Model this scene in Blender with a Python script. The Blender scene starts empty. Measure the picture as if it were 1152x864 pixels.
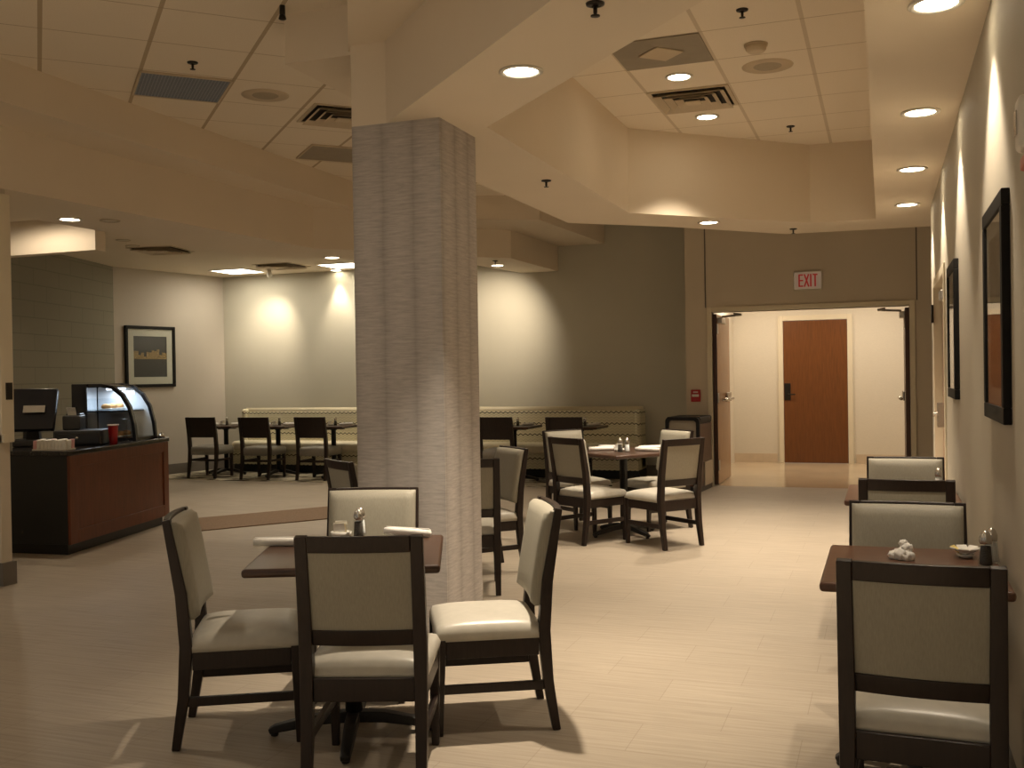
import bpy, bmesh, math, random
from mathutils import Vector, Matrix
random.seed(7)
R = math.radians
S2 = math.sqrt(0.5)
scene = bpy.context.scene
col = scene.collection

# ------------------------------------------------------------------ materials
def newmat(name):
    m = bpy.data.materials.new(name); m.use_nodes = True
    nt = m.node_tree; b = nt.nodes['Principled BSDF']
    return m, nt, b
def N(nt, t, **kw):
    n = nt.nodes.new(t)
    for k, v in kw.items():
        setattr(n, k, v)
    return n
def math_node(nt, op, a, b=None, c=None):
    n = nt.nodes.new('ShaderNodeMath'); n.operation = op
    for i, v in enumerate((a, b, c)):
        if v is None: continue
        if isinstance(v, (int, float)): n.inputs[i].default_value = v
        else: nt.links.new(v, n.inputs[i])
    return n.outputs[0]
def mix(nt, fac, a, b, bt='MIX'):
    n = nt.nodes.new('ShaderNodeMix'); n.data_type = 'RGBA'; n.blend_type = bt
    for sock, v in ((n.inputs[0], fac), (n.inputs[6], a), (n.inputs[7], b)):
        if isinstance(v, (int, float)): sock.default_value = v
        elif isinstance(v, tuple): sock.default_value = (*v[:3], 1)
        else: nt.links.new(v, sock)
    return n.outputs[2]
def coords(nt, scale=(1, 1, 1), rotz=0.0, gen=False):
    tc = nt.nodes.new('ShaderNodeTexCoord')
    mp = nt.nodes.new('ShaderNodeMapping')
    mp.inputs['Scale'].default_value = scale
    mp.inputs['Rotation'].default_value = (0, 0, rotz)
    nt.links.new(tc.outputs['Object'], mp.inputs['Vector'])
    return mp.outputs['Vector']
def noise(nt, vec, scale, detail=3, rough=.5):
    n = nt.nodes.new('ShaderNodeTexNoise')
    n.inputs['Scale'].default_value = scale; n.inputs['Detail'].default_value = detail
    n.inputs['Roughness'].default_value = rough
    nt.links.new(vec, n.inputs['Vector'])
    return n.outputs['Fac']
def ramp(nt, fac, stops):
    n = nt.nodes.new('ShaderNodeValToRGB')
    el = n.color_ramp.elements
    while len(el) < len(stops): el.new(.5)
    for e, (p, c) in zip(el, stops):
        e.position = p; e.color = (*c, 1)
    nt.links.new(fac, n.inputs['Fac'])
    return n.outputs['Color']
def bump(nt, b, h, strength=.2, dist=.01):
    n = nt.nodes.new('ShaderNodeBump')
    n.inputs['Strength'].default_value = strength; n.inputs['Distance'].default_value = dist
    nt.links.new(h, n.inputs['Height']); nt.links.new(n.outputs['Normal'], b.inputs['Normal'])

def plain(name, c, rough=.5, metal=0., spec=.5, var=.06, vscale=8, stretch=(1, 1, 1), bmp=0., coat=0.):
    m, nt, b = newmat(name)
    v = coords(nt, stretch)
    f = noise(nt, v, vscale)
    lo = tuple(max(0, x * (1 - var)) for x in c); hi = tuple(min(1, x * (1 + var)) for x in c)
    nt.links.new(ramp(nt, f, [(.3, lo), (.7, hi)]), b.inputs['Base Color'])
    b.inputs['Roughness'].default_value = rough; b.inputs['Metallic'].default_value = metal
    b.inputs['Specular IOR Level'].default_value = spec
    b.inputs['Coat Weight'].default_value = coat
    if bmp: bump(nt, b, f, bmp, .004)
    return m
def emit(name, c, s):
    m, nt, b = newmat(name)
    b.inputs['Base Color'].default_value = (.8, .8, .8, 1)
    b.inputs['Emission Color'].default_value = (*c, 1); b.inputs['Emission Strength'].default_value = s
    return m

M = {}
M['paint'] = plain('cream_paint', (.78, .68, .54), .75, spec=.25, var=.015, vscale=2)
M['paint_right'] = plain('wall_paint_beige', (.50, .455, .37), .7, spec=.25, var=.02, vscale=3)
M['paint_back'] = plain('wall_paint_grey_green', (.56, .53, .435), .75, spec=.25, var=.02, vscale=2)
M['paint_door'] = plain('wall_paint_taupe', (.63, .555, .44), .75, spec=.25, var=.02, vscale=2)
M['paint_picture'] = plain('wall_paint_warm_grey', (.52, .47, .40), .75, spec=.25, var=.02, vscale=2)
M['paint_hall'] = plain('hall_wallcovering', (.70, .64, .53), .7, spec=.25, var=.03, vscale=30, stretch=(1, 1, 6))
M['trim_cream'] = plain('cream_gloss_trim', (.74, .66, .50), .4, var=.01)
M['base_grey'] = plain('grey_vinyl_base', (.16, .14, .115), .6, var=.05)
M['base_tan'] = plain('tan_stone_base', (.62, .50, .36), .45, var=.06)
M['dark_wood'] = plain('dark_stained_wood', (.019, .0105, .0075), .38, spec=.4, var=.25, vscale=14, stretch=(6, 6, .8))
M['top_wood'] = plain('tabletop_wood', (.055, .026, .015), .34, spec=.5, var=.22, vscale=10, stretch=(1, 12, 1))
M['top_red'] = plain('reddish_tabletop_wood', (.105, .047, .027), .32, spec=.5, var=.22, vscale=10, stretch=(1, 12, 1))
M['black_metal'] = plain('black_powder_metal', (.012, .011, .010), .45, var=.1)
M['chrome'] = plain('brushed_chrome', (.62, .60, .56), .25, metal=1., var=.03)
M['steel'] = plain('stainless_steel', (.5, .47, .42), .38, metal=1., var=.06, vscale=20, stretch=(1, 1, 8))
M['bronze'] = plain('dark_bronze', (.03, .025, .02), .4, metal=.6, var=.1)
M['black'] = plain('black_laminate', (.008, .008, .008), .35, var=.1)
M['black_gloss'] = plain('black_gloss_plastic', (.010, .010, .012), .18, var=.1)
M['charcoal'] = plain('charcoal_plastic', (.022, .021, .020), .4, var=.1)
M['counter_stone'] = plain('dark_speckled_stone', (.020, .017, .015), .15, var=.7, vscale=120)
M['cherry'] = plain('cherry_panel', (.135, .036, .013), .35, var=.18, vscale=7, stretch=(6, 6, .6))
M['door_wood'] = plain('red_oak_door', (.155, .054, .013), .35, var=.16, vscale=7, stretch=(9, 9, .7))
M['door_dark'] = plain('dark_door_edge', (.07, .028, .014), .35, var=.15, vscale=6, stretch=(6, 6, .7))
M['white_cloth'] = plain('white_cotton_napkin', (.80, .78, .74), .85, var=.03, vscale=60, bmp=.2)
M['white_paper'] = plain('white_paper', (.82, .80, .74), .7, var=.04, vscale=40)
M['yellow_paper'] = plain('yellow_sweetener_paper', (.78, .62, .22), .6, var=.05)
M['pink_paper'] = plain('pink_sweetener_paper', (.75, .42, .42), .6, var=.05)
M['white_plastic'] = plain('white_plastic', (.72, .68, .6), .4, var=.02)
M['porcelain'] = plain('white_porcelain', (.80, .78, .72), .2, var=.01)
M['hood_black'] = plain('matte_black_hood', (.008, .008, .009), .5, spec=.25, var=.1)
M['red_plastic'] = plain('red_plastic', (.42, .012, .012), .3, var=.05)
M['red_letter'] = plain('red_letter', (.45, .03, .02), .5, var=.05)
M['vent_metal'] = plain('painted_vent_metal', (.58, .48, .34), .5, var=.03)
M['vent_dark'] = plain('dark_duct', (.02, .016, .012), .8, var=.1)
M['pepper'] = plain('ground_pepper', (.05, .04, .03), .9, var=.5, vscale=200)
M['salt'] = plain('salt', (.8, .8, .78), .9, var=.05, vscale=200)
M['mat_brown'] = plain('brown_floor_mat', (.22, .145, .088), .9, var=.15, vscale=60, bmp=.3)
M['frame_black'] = plain('black_picture_frame', (.012, .011, .010), .6, spec=.15, var=.15)
M['mat_board'] = plain('cream_mat_board', (.74, .68, .55), .85, var=.01)
M['grey_vinyl'] = plain('grey_seat_vinyl', (.24, .22, .185), .5, var=.05, vscale=40)
M['case_white'] = plain('pale_case_liner', (.55, .58, .62), .5, var=.04)
M['bread'] = plain('pastry', (.50, .27, .10), .7, var=.3, vscale=25)
M['cream_vinyl'] = plain('cream_bench_vinyl', (.70, .63, .46), .4, var=.03, vscale=10)
M['speaker_grey'] = plain('speaker_grille', (.40, .34, .25), .7, var=.1, vscale=200)
M['panel_grey'] = plain('grey_diffuser_panel', (.30, .26, .20), .6, var=.05)
M['lens_off'] = plain('unlit_lamp_lens', (.7, .64, .52), .4, var=.02)
M['lamp'] = emit('lit_lamp_lens', (1., .86, .62), 14.)
M['troffer'] = emit('lit_troffer_lens', (1., .92, .76), 5.)
M['case_light'] = emit('case_lamp', (.75, .87, 1.), 3.0)
def glass(name, c=(1, 1, 1), rough=.02):
    m, nt, b = newmat(name)
    tr = N(nt, 'ShaderNodeBsdfTransparent'); tr.inputs[0].default_value = (*c, 1)
    gl = N(nt, 'ShaderNodeBsdfGlossy'); gl.inputs['Roughness'].default_value = rough
    lw = N(nt, 'ShaderNodeLayerWeight'); lw.inputs[0].default_value = .5
    fr = math_node(nt, 'MULTIPLY_ADD', math_node(nt, 'POWER', lw.outputs['Facing'], 5.), .9, .04)
    ms = N(nt, 'ShaderNodeMixShader')
    nt.links.new(fr, ms.inputs[0]); nt.links.new(tr.outputs[0], ms.inputs[1]); nt.links.new(gl.outputs[0], ms.inputs[2])
    nt.links.new(ms.outputs[0], nt.nodes['Material Output'].inputs['Surface'])
    return m
M['glass'] = glass('clear_glass', (.93, .95, .96))
M['clear_plastic'] = glass('clear_plastic', (.85, .85, .85), .1)

def fabric(name, c):
    m, nt, b = newmat(name)
    v = coords(nt, (260, 260, 14)); f = noise(nt, v, 1., 2)
    v2 = coords(nt, (6, 6, 6)); g = noise(nt, v2, 1.)
    a = mix(nt, f, tuple(x * .80 for x in c), tuple(min(1, x * 1.15) for x in c))
    a2 = mix(nt, math_node(nt, 'MULTIPLY', g, .25), a, tuple(x * .8 for x in c))
    nt.links.new(a2, b.inputs['Base Color']); b.inputs['Roughness'].default_value = .55
    b.inputs['Specular IOR Level'].default_value = .4
    bump(nt, b, f, .08, .002)
    return m
M['fabric'] = fabric('cream_striated_upholstery', (.34, .318, .255))
M['seat_vinyl'] = plain('cream_seat_vinyl', (.52, .49, .42), .36, spec=.5, var=.04, vscale=30)

def tile_mat(name, rot45, p, u0, v0):
    m, nt, b = newmat(name)
    tc = N(nt, 'ShaderNodeTexCoord'); sp = N(nt, 'ShaderNodeSeparateXYZ')
    nt.links.new(tc.outputs['Object'], sp.inputs[0])
    x, y = sp.outputs[0], sp.outputs[1]
    if rot45:
        u = math_node(nt, 'MULTIPLY', math_node(nt, 'ADD', x, y), S2)
        w = math_node(nt, 'MULTIPLY', math_node(nt, 'SUBTRACT', y, x), S2)
    else: u, w = x, y
    def line(c, o, wd):
        f = math_node(nt, 'FRACT', math_node(nt, 'ADD', math_node(nt, 'DIVIDE', math_node(nt, 'SUBTRACT', c, o), p), 100.5))
        d = math_node(nt, 'ABSOLUTE', math_node(nt, 'SUBTRACT', f, .5))
        return math_node(nt, 'LESS_THAN', d, wd / p / 2)
    lu = line(u, u0, .026); lv = line(w, v0, .010)
    f = noise(nt, tc.outputs['Object'], 160, 2)
    tile = ramp(nt, f, [(.35, (.80, .71, .58)), (.6, (.85, .76, .62))])
    c = mix(nt, math_node(nt, 'MULTIPLY', lv, .7), tile, (.42, .32, .20))
    c = mix(nt, math_node(nt, 'MULTIPLY', lu, .8 if rot45 else .45), c, (.42, .32, .20))
    nt.links.new(c, b.inputs['Base Color']); b.inputs['Roughness'].default_value = .9
    b.inputs['Specular IOR Level'].default_value = .15
    return m
M['tiles_right'] = tile_mat('ceiling_tiles_square', False, .602, -.43, 6.28)
M['tiles_left'] = tile_mat('ceiling_tiles_diagonal', True, .613, .045, 6.60)

def floor_mat():
    m, nt, b = newmat('beige_plank_tile')
    v = coords(nt)
    br = N(nt, 'ShaderNodeTexBrick'); nt.links.new(v, br.inputs['Vector'])
    br.offset = .5
    br.inputs['Scale'].default_value = 1.; br.inputs['Mortar Size'].default_value = .0018
    br.inputs['Brick Width'].default_value = .62; br.inputs['Row Height'].default_value = .31
    br.inputs['Color1'].default_value = (.385, .328, .258, 1); br.inputs['Color2'].default_value = (.402, .345, .273, 1)
    br.inputs['Mortar'].default_value = (.30, .25, .19, 1); br.inputs['Mortar Smooth'].default_value = .5
    v2 = coords(nt, (2.2, 55, 1)); f = noise(nt, v2, 1., 5, .65)
    st = ramp(nt, f, [(.3, (.82, .81, .79)), (.7, (1.10, 1.10, 1.10))])
    c = mix(nt, 1., br.outputs['Color'], st, 'MULTIPLY')
    nt.links.new(c, b.inputs['Base Color'])
    g = noise(nt, coords(nt, (3, 3, 3)), 1.)
    nt.links.new(math_node(nt, 'ADD', math_node(nt, 'MULTIPLY', g, .15), .42), b.inputs['Roughness'])
    b.inputs['Specular IOR Level'].default_value = .3
    return m
M['floor'] = floor_mat()
M['marble'] = plain('polished_beige_marble', (.62, .50, .34), .16, var=.08, vscale=1.6)

def column_mat():
    m, nt, b = newmat('grey_woven_wallpaper')
    tc = N(nt, 'ShaderNodeTexCoord'); sp = N(nt, 'ShaderNodeSeparateXYZ')
    nt.links.new(tc.outputs['Object'], sp.inputs[0])
    h = math_node(nt, 'ADD', sp.outputs[0], sp.outputs[1])
    cb = N(nt, 'ShaderNodeCombineXYZ'); nt.links.new(h, cb.inputs[0]); nt.links.new(sp.outputs[2], cb.inputs[2])
    mp = N(nt, 'ShaderNodeMapping'); mp.inputs['Scale'].default_value = (9, 1, 90); nt.links.new(cb.outputs[0], mp.inputs[0])
    streak = noise(nt, mp.outputs[0], 1., 4, .7)
    mp2 = N(nt, 'ShaderNodeMapping'); mp2.inputs['Scale'].default_value = (3., 1, 7.); nt.links.new(cb.outputs[0], mp2.inputs[0])
    wob = noise(nt, mp2.outputs[0], 1., 3, .6)
    t_ = math_node(nt, 'ADD', math_node(nt, 'DIVIDE', math_node(nt, 'SUBTRACT', h, 2.40), .18), math_node(nt, 'MULTIPLY', wob, .16))
    band = math_node(nt, 'ABSOLUTE', math_node(nt, 'SUBTRACT', math_node(nt, 'FRACT', math_node(nt, 'ADD', t_, 100.42)), .5))
    c = ramp(nt, band, [(.0, (.40, .368, .342)), (.07, (.445, .41, .385)), (.20, (.485, .45, .425)), (.5, (.515, .48, .45))])
    c = mix(nt, 1., c, ramp(nt, streak, [(.3, (.76, .76, .77)), (.7, (1.15, 1.15, 1.15))]), 'MULTIPLY')
    nt.links.new(c, b.inputs['Base Color']); b.inputs['Roughness'].default_value = .75
    b.inputs['Specular IOR Level'].default_value = .2
    bump(nt, b, streak, .15, .003)
    return m
M['column'] = column_mat()

def wavy_mat():
    m, nt, b = newmat('cream_wavy_stripe_upholstery')
    tc = N(nt, 'ShaderNodeTexCoord'); sp = N(nt, 'ShaderNodeSeparateXYZ')
    nt.links.new(tc.outputs['Object'], sp.inputs[0])
    h = math_node(nt, 'ADD', sp.outputs[0], sp.outputs[1])
    tri = math_node(nt, 'SINE', math_node(nt, 'MULTIPLY', h, 2 * math.pi / .07))
    zz = math_node(nt, 'ADD', sp.outputs[2], math_node(nt, 'MULTIPLY', tri, .0095))
    def stripes(p, off, w):
        f = math_node(nt, 'FRACT', math_node(nt, 'DIVIDE', math_node(nt, 'ADD', zz, off), p))
        return math_node(nt, 'LESS_THAN', f, w / p)
    c = mix(nt, math_node(nt, 'MULTIPLY', stripes(.0385, .0, .007), .5), (.68, .63, .45), (.26, .23, .13))
    c = mix(nt, stripes(.155, .052, .014), c, (.035, .028, .018))
    nt.links.new(c, b.inputs['Base Color']); b.inputs['Roughness'].default_value = .6
    return m
M['wavy'] = wavy_mat()

def carpet_mat():
    m, nt, b = newmat('patterned_carpet')
    v = coords(nt, (1.6, 2.4, 1)); f = noise(nt, v, 1.8, 4, .6)
    c = ramp(nt, f, [(.40, (.06, .05, .038)), (.5, (.30, .26, .19)), (.56, (.50, .45, .34))])
    nt.links.new(c, b.inputs['Base Color']); b.inputs['Roughness'].default_value = .95
    b.inputs['Specular IOR Level'].default_value = .1
    return m
M['carpet'] = carpet_mat()

def block_mat():
    m, nt, b = newmat('painted_block_wall')
    tc = N(nt, 'ShaderNodeTexCoord'); sp = N(nt, 'ShaderNodeSeparateXYZ'); nt.links.new(tc.outputs['Object'], sp.inputs[0])
    cb = N(nt, 'ShaderNodeCombineXYZ'); nt.links.new(sp.outputs[1], cb.inputs[0]); nt.links.new(sp.outputs[2], cb.inputs[1])
    br = N(nt, 'ShaderNodeTexBrick'); nt.links.new(cb.outputs[0], br.inputs['Vector'])
    br.inputs['Scale'].default_value = 1; br.inputs['Brick Width'].default_value = .6; br.inputs['Row Height'].default_value = .2
    br.inputs['Mortar Size'].default_value = .006
    br.inputs['Color1'].default_value = (.25, .232, .178, 1); br.inputs['Color2'].default_value = (.26, .24, .183, 1)
    br.inputs['Mortar'].default_value = (.20, .185, .14, 1)
    nt.links.new(br.outputs['Color'], b.inputs['Base Color']); b.inputs['Roughness'].default_value = .8
    b.inputs['Specular IOR Level'].default_value = .2
    bump(nt, b, br.outputs['Fac'], -.3, .01)
    return m
M['block'] = block_mat()

def grille_mat():
    m, nt, b = newmat('eggcrate_grille')
    v = coords(nt, (1, 1, 1), R(45))
    ch = N(nt, 'ShaderNodeTexBrick'); nt.links.new(v, ch.inputs['Vector'])
    ch.offset = 0
    ch.inputs['Scale'].default_value = 1; ch.inputs['Brick Width'].default_value = .022; ch.inputs['Row Height'].default_value = .022
    ch.inputs['Mortar Size'].default_value = .003
    ch.inputs['Color1'].default_value = (.10, .125, .17, 1); ch.inputs['Color2'].default_value = (.12, .15, .20, 1)
    ch.inputs['Mortar'].default_value = (.26, .31, .40, 1)
    nt.links.new(ch.outputs['Color'], b.inputs['Base Color']); b.inputs['Roughness'].default_value = .5
    return m
M['grille'] = grille_mat()

def art_mat(name, kind):
    m, nt, b = newmat(name)
    tc = N(nt, 'ShaderNodeTexCoord'); g = tc.outputs['Generated']
    sp = N(nt, 'ShaderNodeSeparateXYZ'); nt.links.new(g, sp.inputs[0])
    if kind == 'night':
        x, z = sp.outputs[0], sp.outputs[2]
        # blocky lit buildings along a band: heights change in steps across the print
        st = math_node(nt, 'FLOOR', math_node(nt, 'MULTIPLY', x, 13))
        cb = N(nt, 'ShaderNodeCombineXYZ'); nt.links.new(st, cb.inputs[0])
        wn = N(nt, 'ShaderNodeTexWhiteNoise'); nt.links.new(cb.outputs[0], wn.inputs['Vector'])
        top = math_node(nt, 'ADD', .50, math_node(nt, 'MULTIPLY', wn.outputs['Value'], .22))
        inb = math_node(nt, 'MULTIPLY', math_node(nt, 'LESS_THAN', z, top), math_node(nt, 'GREATER_THAN', z, .44))
        sc = N(nt, 'ShaderNodeMapping'); sc.inputs['Scale'].default_value = (40, 1, 45); nt.links.new(g, sc.inputs[0])
        f = noise(nt, sc.outputs[0], 1., 2)
        lit = ramp(nt, f, [(.38, (.05, .035, .02)), (.55, (.55, .33, .10)), (.72, (.80, .66, .38))])
        sky = ramp(nt, z, [(.1, (.045, .042, .038)), (.43, (.035, .03, .026)), (.8, (.055, .05, .05))])
        nt.links.new(mix(nt, inb, sky, lit), b.inputs['Base Color'])
    else:  # glass reflections of the room painted into the print as flat bands
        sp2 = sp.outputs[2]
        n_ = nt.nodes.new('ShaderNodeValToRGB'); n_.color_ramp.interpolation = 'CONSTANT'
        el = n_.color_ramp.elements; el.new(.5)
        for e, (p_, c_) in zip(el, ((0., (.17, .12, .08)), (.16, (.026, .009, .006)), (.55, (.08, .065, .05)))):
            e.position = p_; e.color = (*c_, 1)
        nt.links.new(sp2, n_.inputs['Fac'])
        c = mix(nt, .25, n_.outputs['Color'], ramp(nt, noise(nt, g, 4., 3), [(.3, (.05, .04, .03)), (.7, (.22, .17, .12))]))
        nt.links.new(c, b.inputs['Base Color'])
    b.inputs['Roughness'].default_value = .35
    return m
M['night'] = art_mat('night_view_print', 'night')
M['art_reflect'] = art_mat('print_with_reflections', 'dark')

# ------------------------------------------------------------------ mesh builder
class MB:
    def __init__(s): s.v = []; s.f = []; s.sm = []
    def add(s, vs, fs, smooth=False):
        o = len(s.v); s.v += [tuple(v) for v in vs]
        for f in fs: s.f.append([o + i for i in f]); s.sm.append(smooth)
        return s
    def box(s, x0, x1, y0, y1, z0, z1):
        vs = [(x, y, z) for z in (z0, z1) for y in (y0, y1) for x in (x0, x1)]
        return s.add(vs, [(0, 2, 3, 1), (4, 5, 7, 6), (0, 1, 5, 4), (2, 6, 7, 3), (0, 4, 6, 2), (1, 3, 7, 5)])
    def prism(s, poly, z0, z1):
        n = len(poly)
        a = sum(poly[i][0] * poly[(i + 1) % n][1] - poly[(i + 1) % n][0] * poly[i][1] for i in range(n))
        if a < 0: poly = poly[::-1]
        vs = [(x, y, z0) for x, y in poly] + [(x, y, z1) for x, y in poly]
        return s.add(vs, [tuple(range(n))[::-1], tuple(range(n, 2 * n))] + [(i, (i + 1) % n, n + (i + 1) % n, n + i) for i in range(n)])
    def sweep(s, pts, sizes, side=(1, 0, 0), smooth=False):
        """rectangular section swept along pts; sizes = (width along side, thickness)"""
        side = Vector(side).normalized(); rings = []
        P = [Vector(p) for p in pts]
        for i, p in enumerate(P):
            t = (P[min(i + 1, len(P) - 1)] - P[max(i - 1, 0)]).normalized()
            n = t.cross(side).normalized(); w, h = sizes[i] if isinstance(sizes, list) else sizes
            rings.append([p + side * a * w / 2 + n * b * h / 2 for a, b in ((-1, -1), (1, -1), (1, 1), (-1, 1))])
        vs = [v for r in rings for v in r]; fs = []
        for i in range(len(P) - 1):
            for k in range(4):
                a, b_ = i * 4 + k, i * 4 + (k + 1) % 4
                fs.append((a, b_, b_ + 4, a + 4))
        fs.append((3, 2, 1, 0)); e = (len(P) - 1) * 4; fs.append((e, e + 1, e + 2, e + 3))
        return s.add(vs, fs, smooth)
    def stand(s):
        """trim the foot of a leg level with the floor"""
        s.v = [(x, y, max(z, 0.)) for x, y, z in s.v]; return s
    def lathe(s, prof, c=(0, 0, 0), n=24, smooth=True, cap=True):
        vs = []; fs = []
        for r, z in prof:
            for k in range(n):
                a = 2 * math.pi * k / n; vs.append((c[0] + r * math.cos(a), c[1] + r * math.sin(a), c[2] + z))
        for i in range(len(prof) - 1):
            for k in range(n):
                a, b_ = i * n + k, i * n + (k + 1) % n
                fs.append((a, b_, b_ + n, a + n))
        if cap:
            fs.append(tuple(range(n))[::-1]); e = (len(prof) - 1) * n; fs.append(tuple(range(e, e + n)))
        return s.add(vs, fs, smooth)
    def tube(s, pts, r, n=10, smooth=True):
        P = [Vector(p) for p in pts]; vs = []; fs = []
        up = Vector((0, 0, 1))
        for i, p in enumerate(P):
            t = (P[min(i + 1, len(P) - 1)] - P[max(i - 1, 0)]).normalized()
            a = t.cross(up if abs(t.z) < .95 else Vector((1, 0, 0))).normalized(); b_ = t.cross(a)
            rr = r[i] if isinstance(r, list) else r
            for k in range(n):
                th = 2 * math.pi * k / n; vs.append(p + a * rr * math.cos(th) + b_ * rr * math.sin(th))
        for i in range(len(P) - 1):
            for k in range(n):
                a, b_ = i * n + k, i * n + (k + 1) % n
                fs.append((a, a + n, b_ + n, b_))
        fs.append(tuple(range(n))); e = (len(P) - 1) * n; fs.append(tuple(range(e, e + n))[::-1])
        return s.add(vs, fs, smooth)
    def xf(s, loc=(0, 0, 0), rz=0., scale=1.):
        m = Matrix.Translation(loc) @ Matrix.Rotation(rz, 4, 'Z') @ Matrix.Scale(scale, 4)
        s.v = [tuple(m @ Vector(v)) for v in s.v]; return s
    def build(s, name, mat, parent=None, bevel=0., seg=2, smooth=None, subs=0):
        me = bpy.data.meshes.new(name)
        me.from_pydata(s.v, [], s.f); me.update()
        bm = bmesh.new(); bm.from_mesh(me)
        bmesh.ops.recalc_face_normals(bm, faces=bm.faces)
        bm.faces.ensure_lookup_table()
        for f, q in zip(bm.faces, s.sm): f.smooth = q
        bm.to_mesh(me); bm.free()
        o = bpy.data.objects.new(name, me); col.objects.link(o)
        if isinstance(mat, str): mat = M[mat]
        me.materials.append(mat)
        if parent: o.parent = parent
        if bevel:
            md = o.modifiers.new('bevel', 'BEVEL'); md.width = bevel; md.segments = seg; md.limit_method = 'ANGLE'; md.angle_limit = R(40)
            if smooth is None: smooth = True
        if subs:
            md = o.modifiers.new('sub', 'SUBSURF'); md.levels = md.render_levels = subs
        if smooth is True:
            for p in me.polygons: p.use_smooth = True
            if not subs:
                bm = bmesh.new(); bm.from_mesh(me)
                for e in bm.edges:
                    if len(e.link_faces) == 2 and e.calc_face_angle(0) > R(35): e.smooth = False
                bm.to_mesh(me); bm.free()
            if bevel:
                md2 = o.modifiers.new('wn', 'WEIGHTED_NORMAL'); md2.keep_sharp = False
                for e in me.edges: e.use_edge_sharp = False
        return o

def tag(o, label, cat, group=None, kind=None):
    if label: o['label'] = label
    if cat: o['category'] = cat
    if group: o['group'] = group
    if kind: o['kind'] = kind
    return o
def thing(name, label, cat, loc=(0, 0, 0), rz=0., group=None):
    o = bpy.data.objects.new(name, None); col.objects.link(o); o.empty_display_size = .05
    o.location = loc; o.rotation_euler = (0, 0, rz)
    return tag(o, label, cat, group)
def struct(name, mb, mat, label, cat, parent=None, bevel=0.):
    o = mb.build(name, mat, parent, bevel=bevel)
    if parent is None: tag(o, label, cat, kind='structure')
    return o
def copy_tree(o, parent=None):
    c = o.copy(); col.objects.link(c)
    if parent: c.parent = parent
    for ch in list(o.children): copy_tree(ch, c)
    return c
protos = {}
def place(make, loc, rz, label, cat, group=None):
    """first call uses the prototype itself, later calls copy it with its parts"""
    key = make.__name__
    if key not in protos: protos[key] = o = make()
    else: o = copy_tree(protos[key])
    o.location = loc; o.rotation_euler = (0, 0, rz)
    tag(o, label, cat)
    if group: o['group'] = group
    elif 'group' in o.keys(): del o['group']
    return o

# ------------------------------------------------------------------ levels (metres)
ZS, ZT, ZM, ZB = 2.78, 3.50, 3.22, 3.05     # soffit, tiles, middle slab, far low ceiling
XW = .39                                    # right wall plane
YD = 12.71                                  # door wall plane
YB = 13.75                                  # wall behind the bench
YH = 16.11                                  # hall end wall

# ------------------------------------------------------------------ shell
struct('floor', MB().prism([(-13, -3), (3, -3), (3, YD + .02), (-2.32, YD + .02), (-2.32, YB + .15), (-13, YB + .15)], -.1, 0), 'floor',
       'beige streaked plank tile floor of the dining room', 'floor')
struct('floor_hall', MB().box(-2.32, 4, YD + .02, YH + .3, -.1, 0), 'marble', 'polished beige marble floor beyond the double doors', 'floor')
# right wall with a door opening
DY0, DY1, DH = 7.32, 8.85, 2.12
w = MB().box(XW, XW + .16, -3, DY0, 0, ZT).box(XW, XW + .16, DY1, 9.35, 0, ZT).box(XW, XW + .16, DY0, DY1, DH, ZT)
struct('wall_right', w, 'paint_right', 'long beige right wall washed by downlights', 'wall')
struct('wall_recess', MB().box(.55, .9, 9.19, 9.35, 0, ZT).box(.9, 1.06, 9.19, YD, 0, ZT), 'paint_right', 'set back side wall past the end of the right wall', 'wall')
# door wall with a double-door opening
OX0, OX1, OH = -1.99, .29, 2.15
w = MB().box(-2.32, OX0, YD, YD + .14, 0, ZT).box(OX1, 1.06, YD, YD + .14, 0, ZT).box(OX0, OX1, YD, YD + .14, OH, ZT)
struct('wall_door', w, 'paint_door', 'taupe end wall around the double doors', 'wall')
struct('wall_back', MB().box(-9.92, -2.32, YB, YB + .15, 0, ZT), 'paint_back', 'grey green wall behind the long bench', 'wall')
struct('wall_picture', MB().prism([(-10.31, 11.71), (-9.92, 13.75), (-9.92, 13.9), (-10.06, 13.9), (-10.46, 11.74)], 0, ZT), 'paint_picture',
       'warm grey far left wall holding the night view picture', 'wall')
struct('wall_block', MB().prism([(-10.31, 11.71), (-10.46, 11.74), (-8.95, 6.9), (-8.8, 6.9)], 0, ZT), 'block',
       'dark painted block wall behind the service counter', 'wall')
# hall
struct('wall_hall', MB().box(-2.32, -1.47, YH, YH + .15, 0, 2.9).box(-.48, 4, YH, YH + .15, 0, 2.9).box(-1.47, -.48, YH, YH + .15, 2.2, 2.9), 'paint_hall',
       'pale wallcovered end wall of the hall', 'wall')
struct('ceiling_hall', MB().box(-2.2, 4, YD + .14, YH, 2.75, 2.9), 'paint', 'flat cream hall ceiling', 'ceiling')
struct('wall_hall_side', MB().box(-2.32, -2.2, YD + .14, YH, 0, 2.9).box(4, 4.1, YD + .14, YH, 0, 2.9), 'paint_hall', 'side walls of the hall', 'wall')
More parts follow.
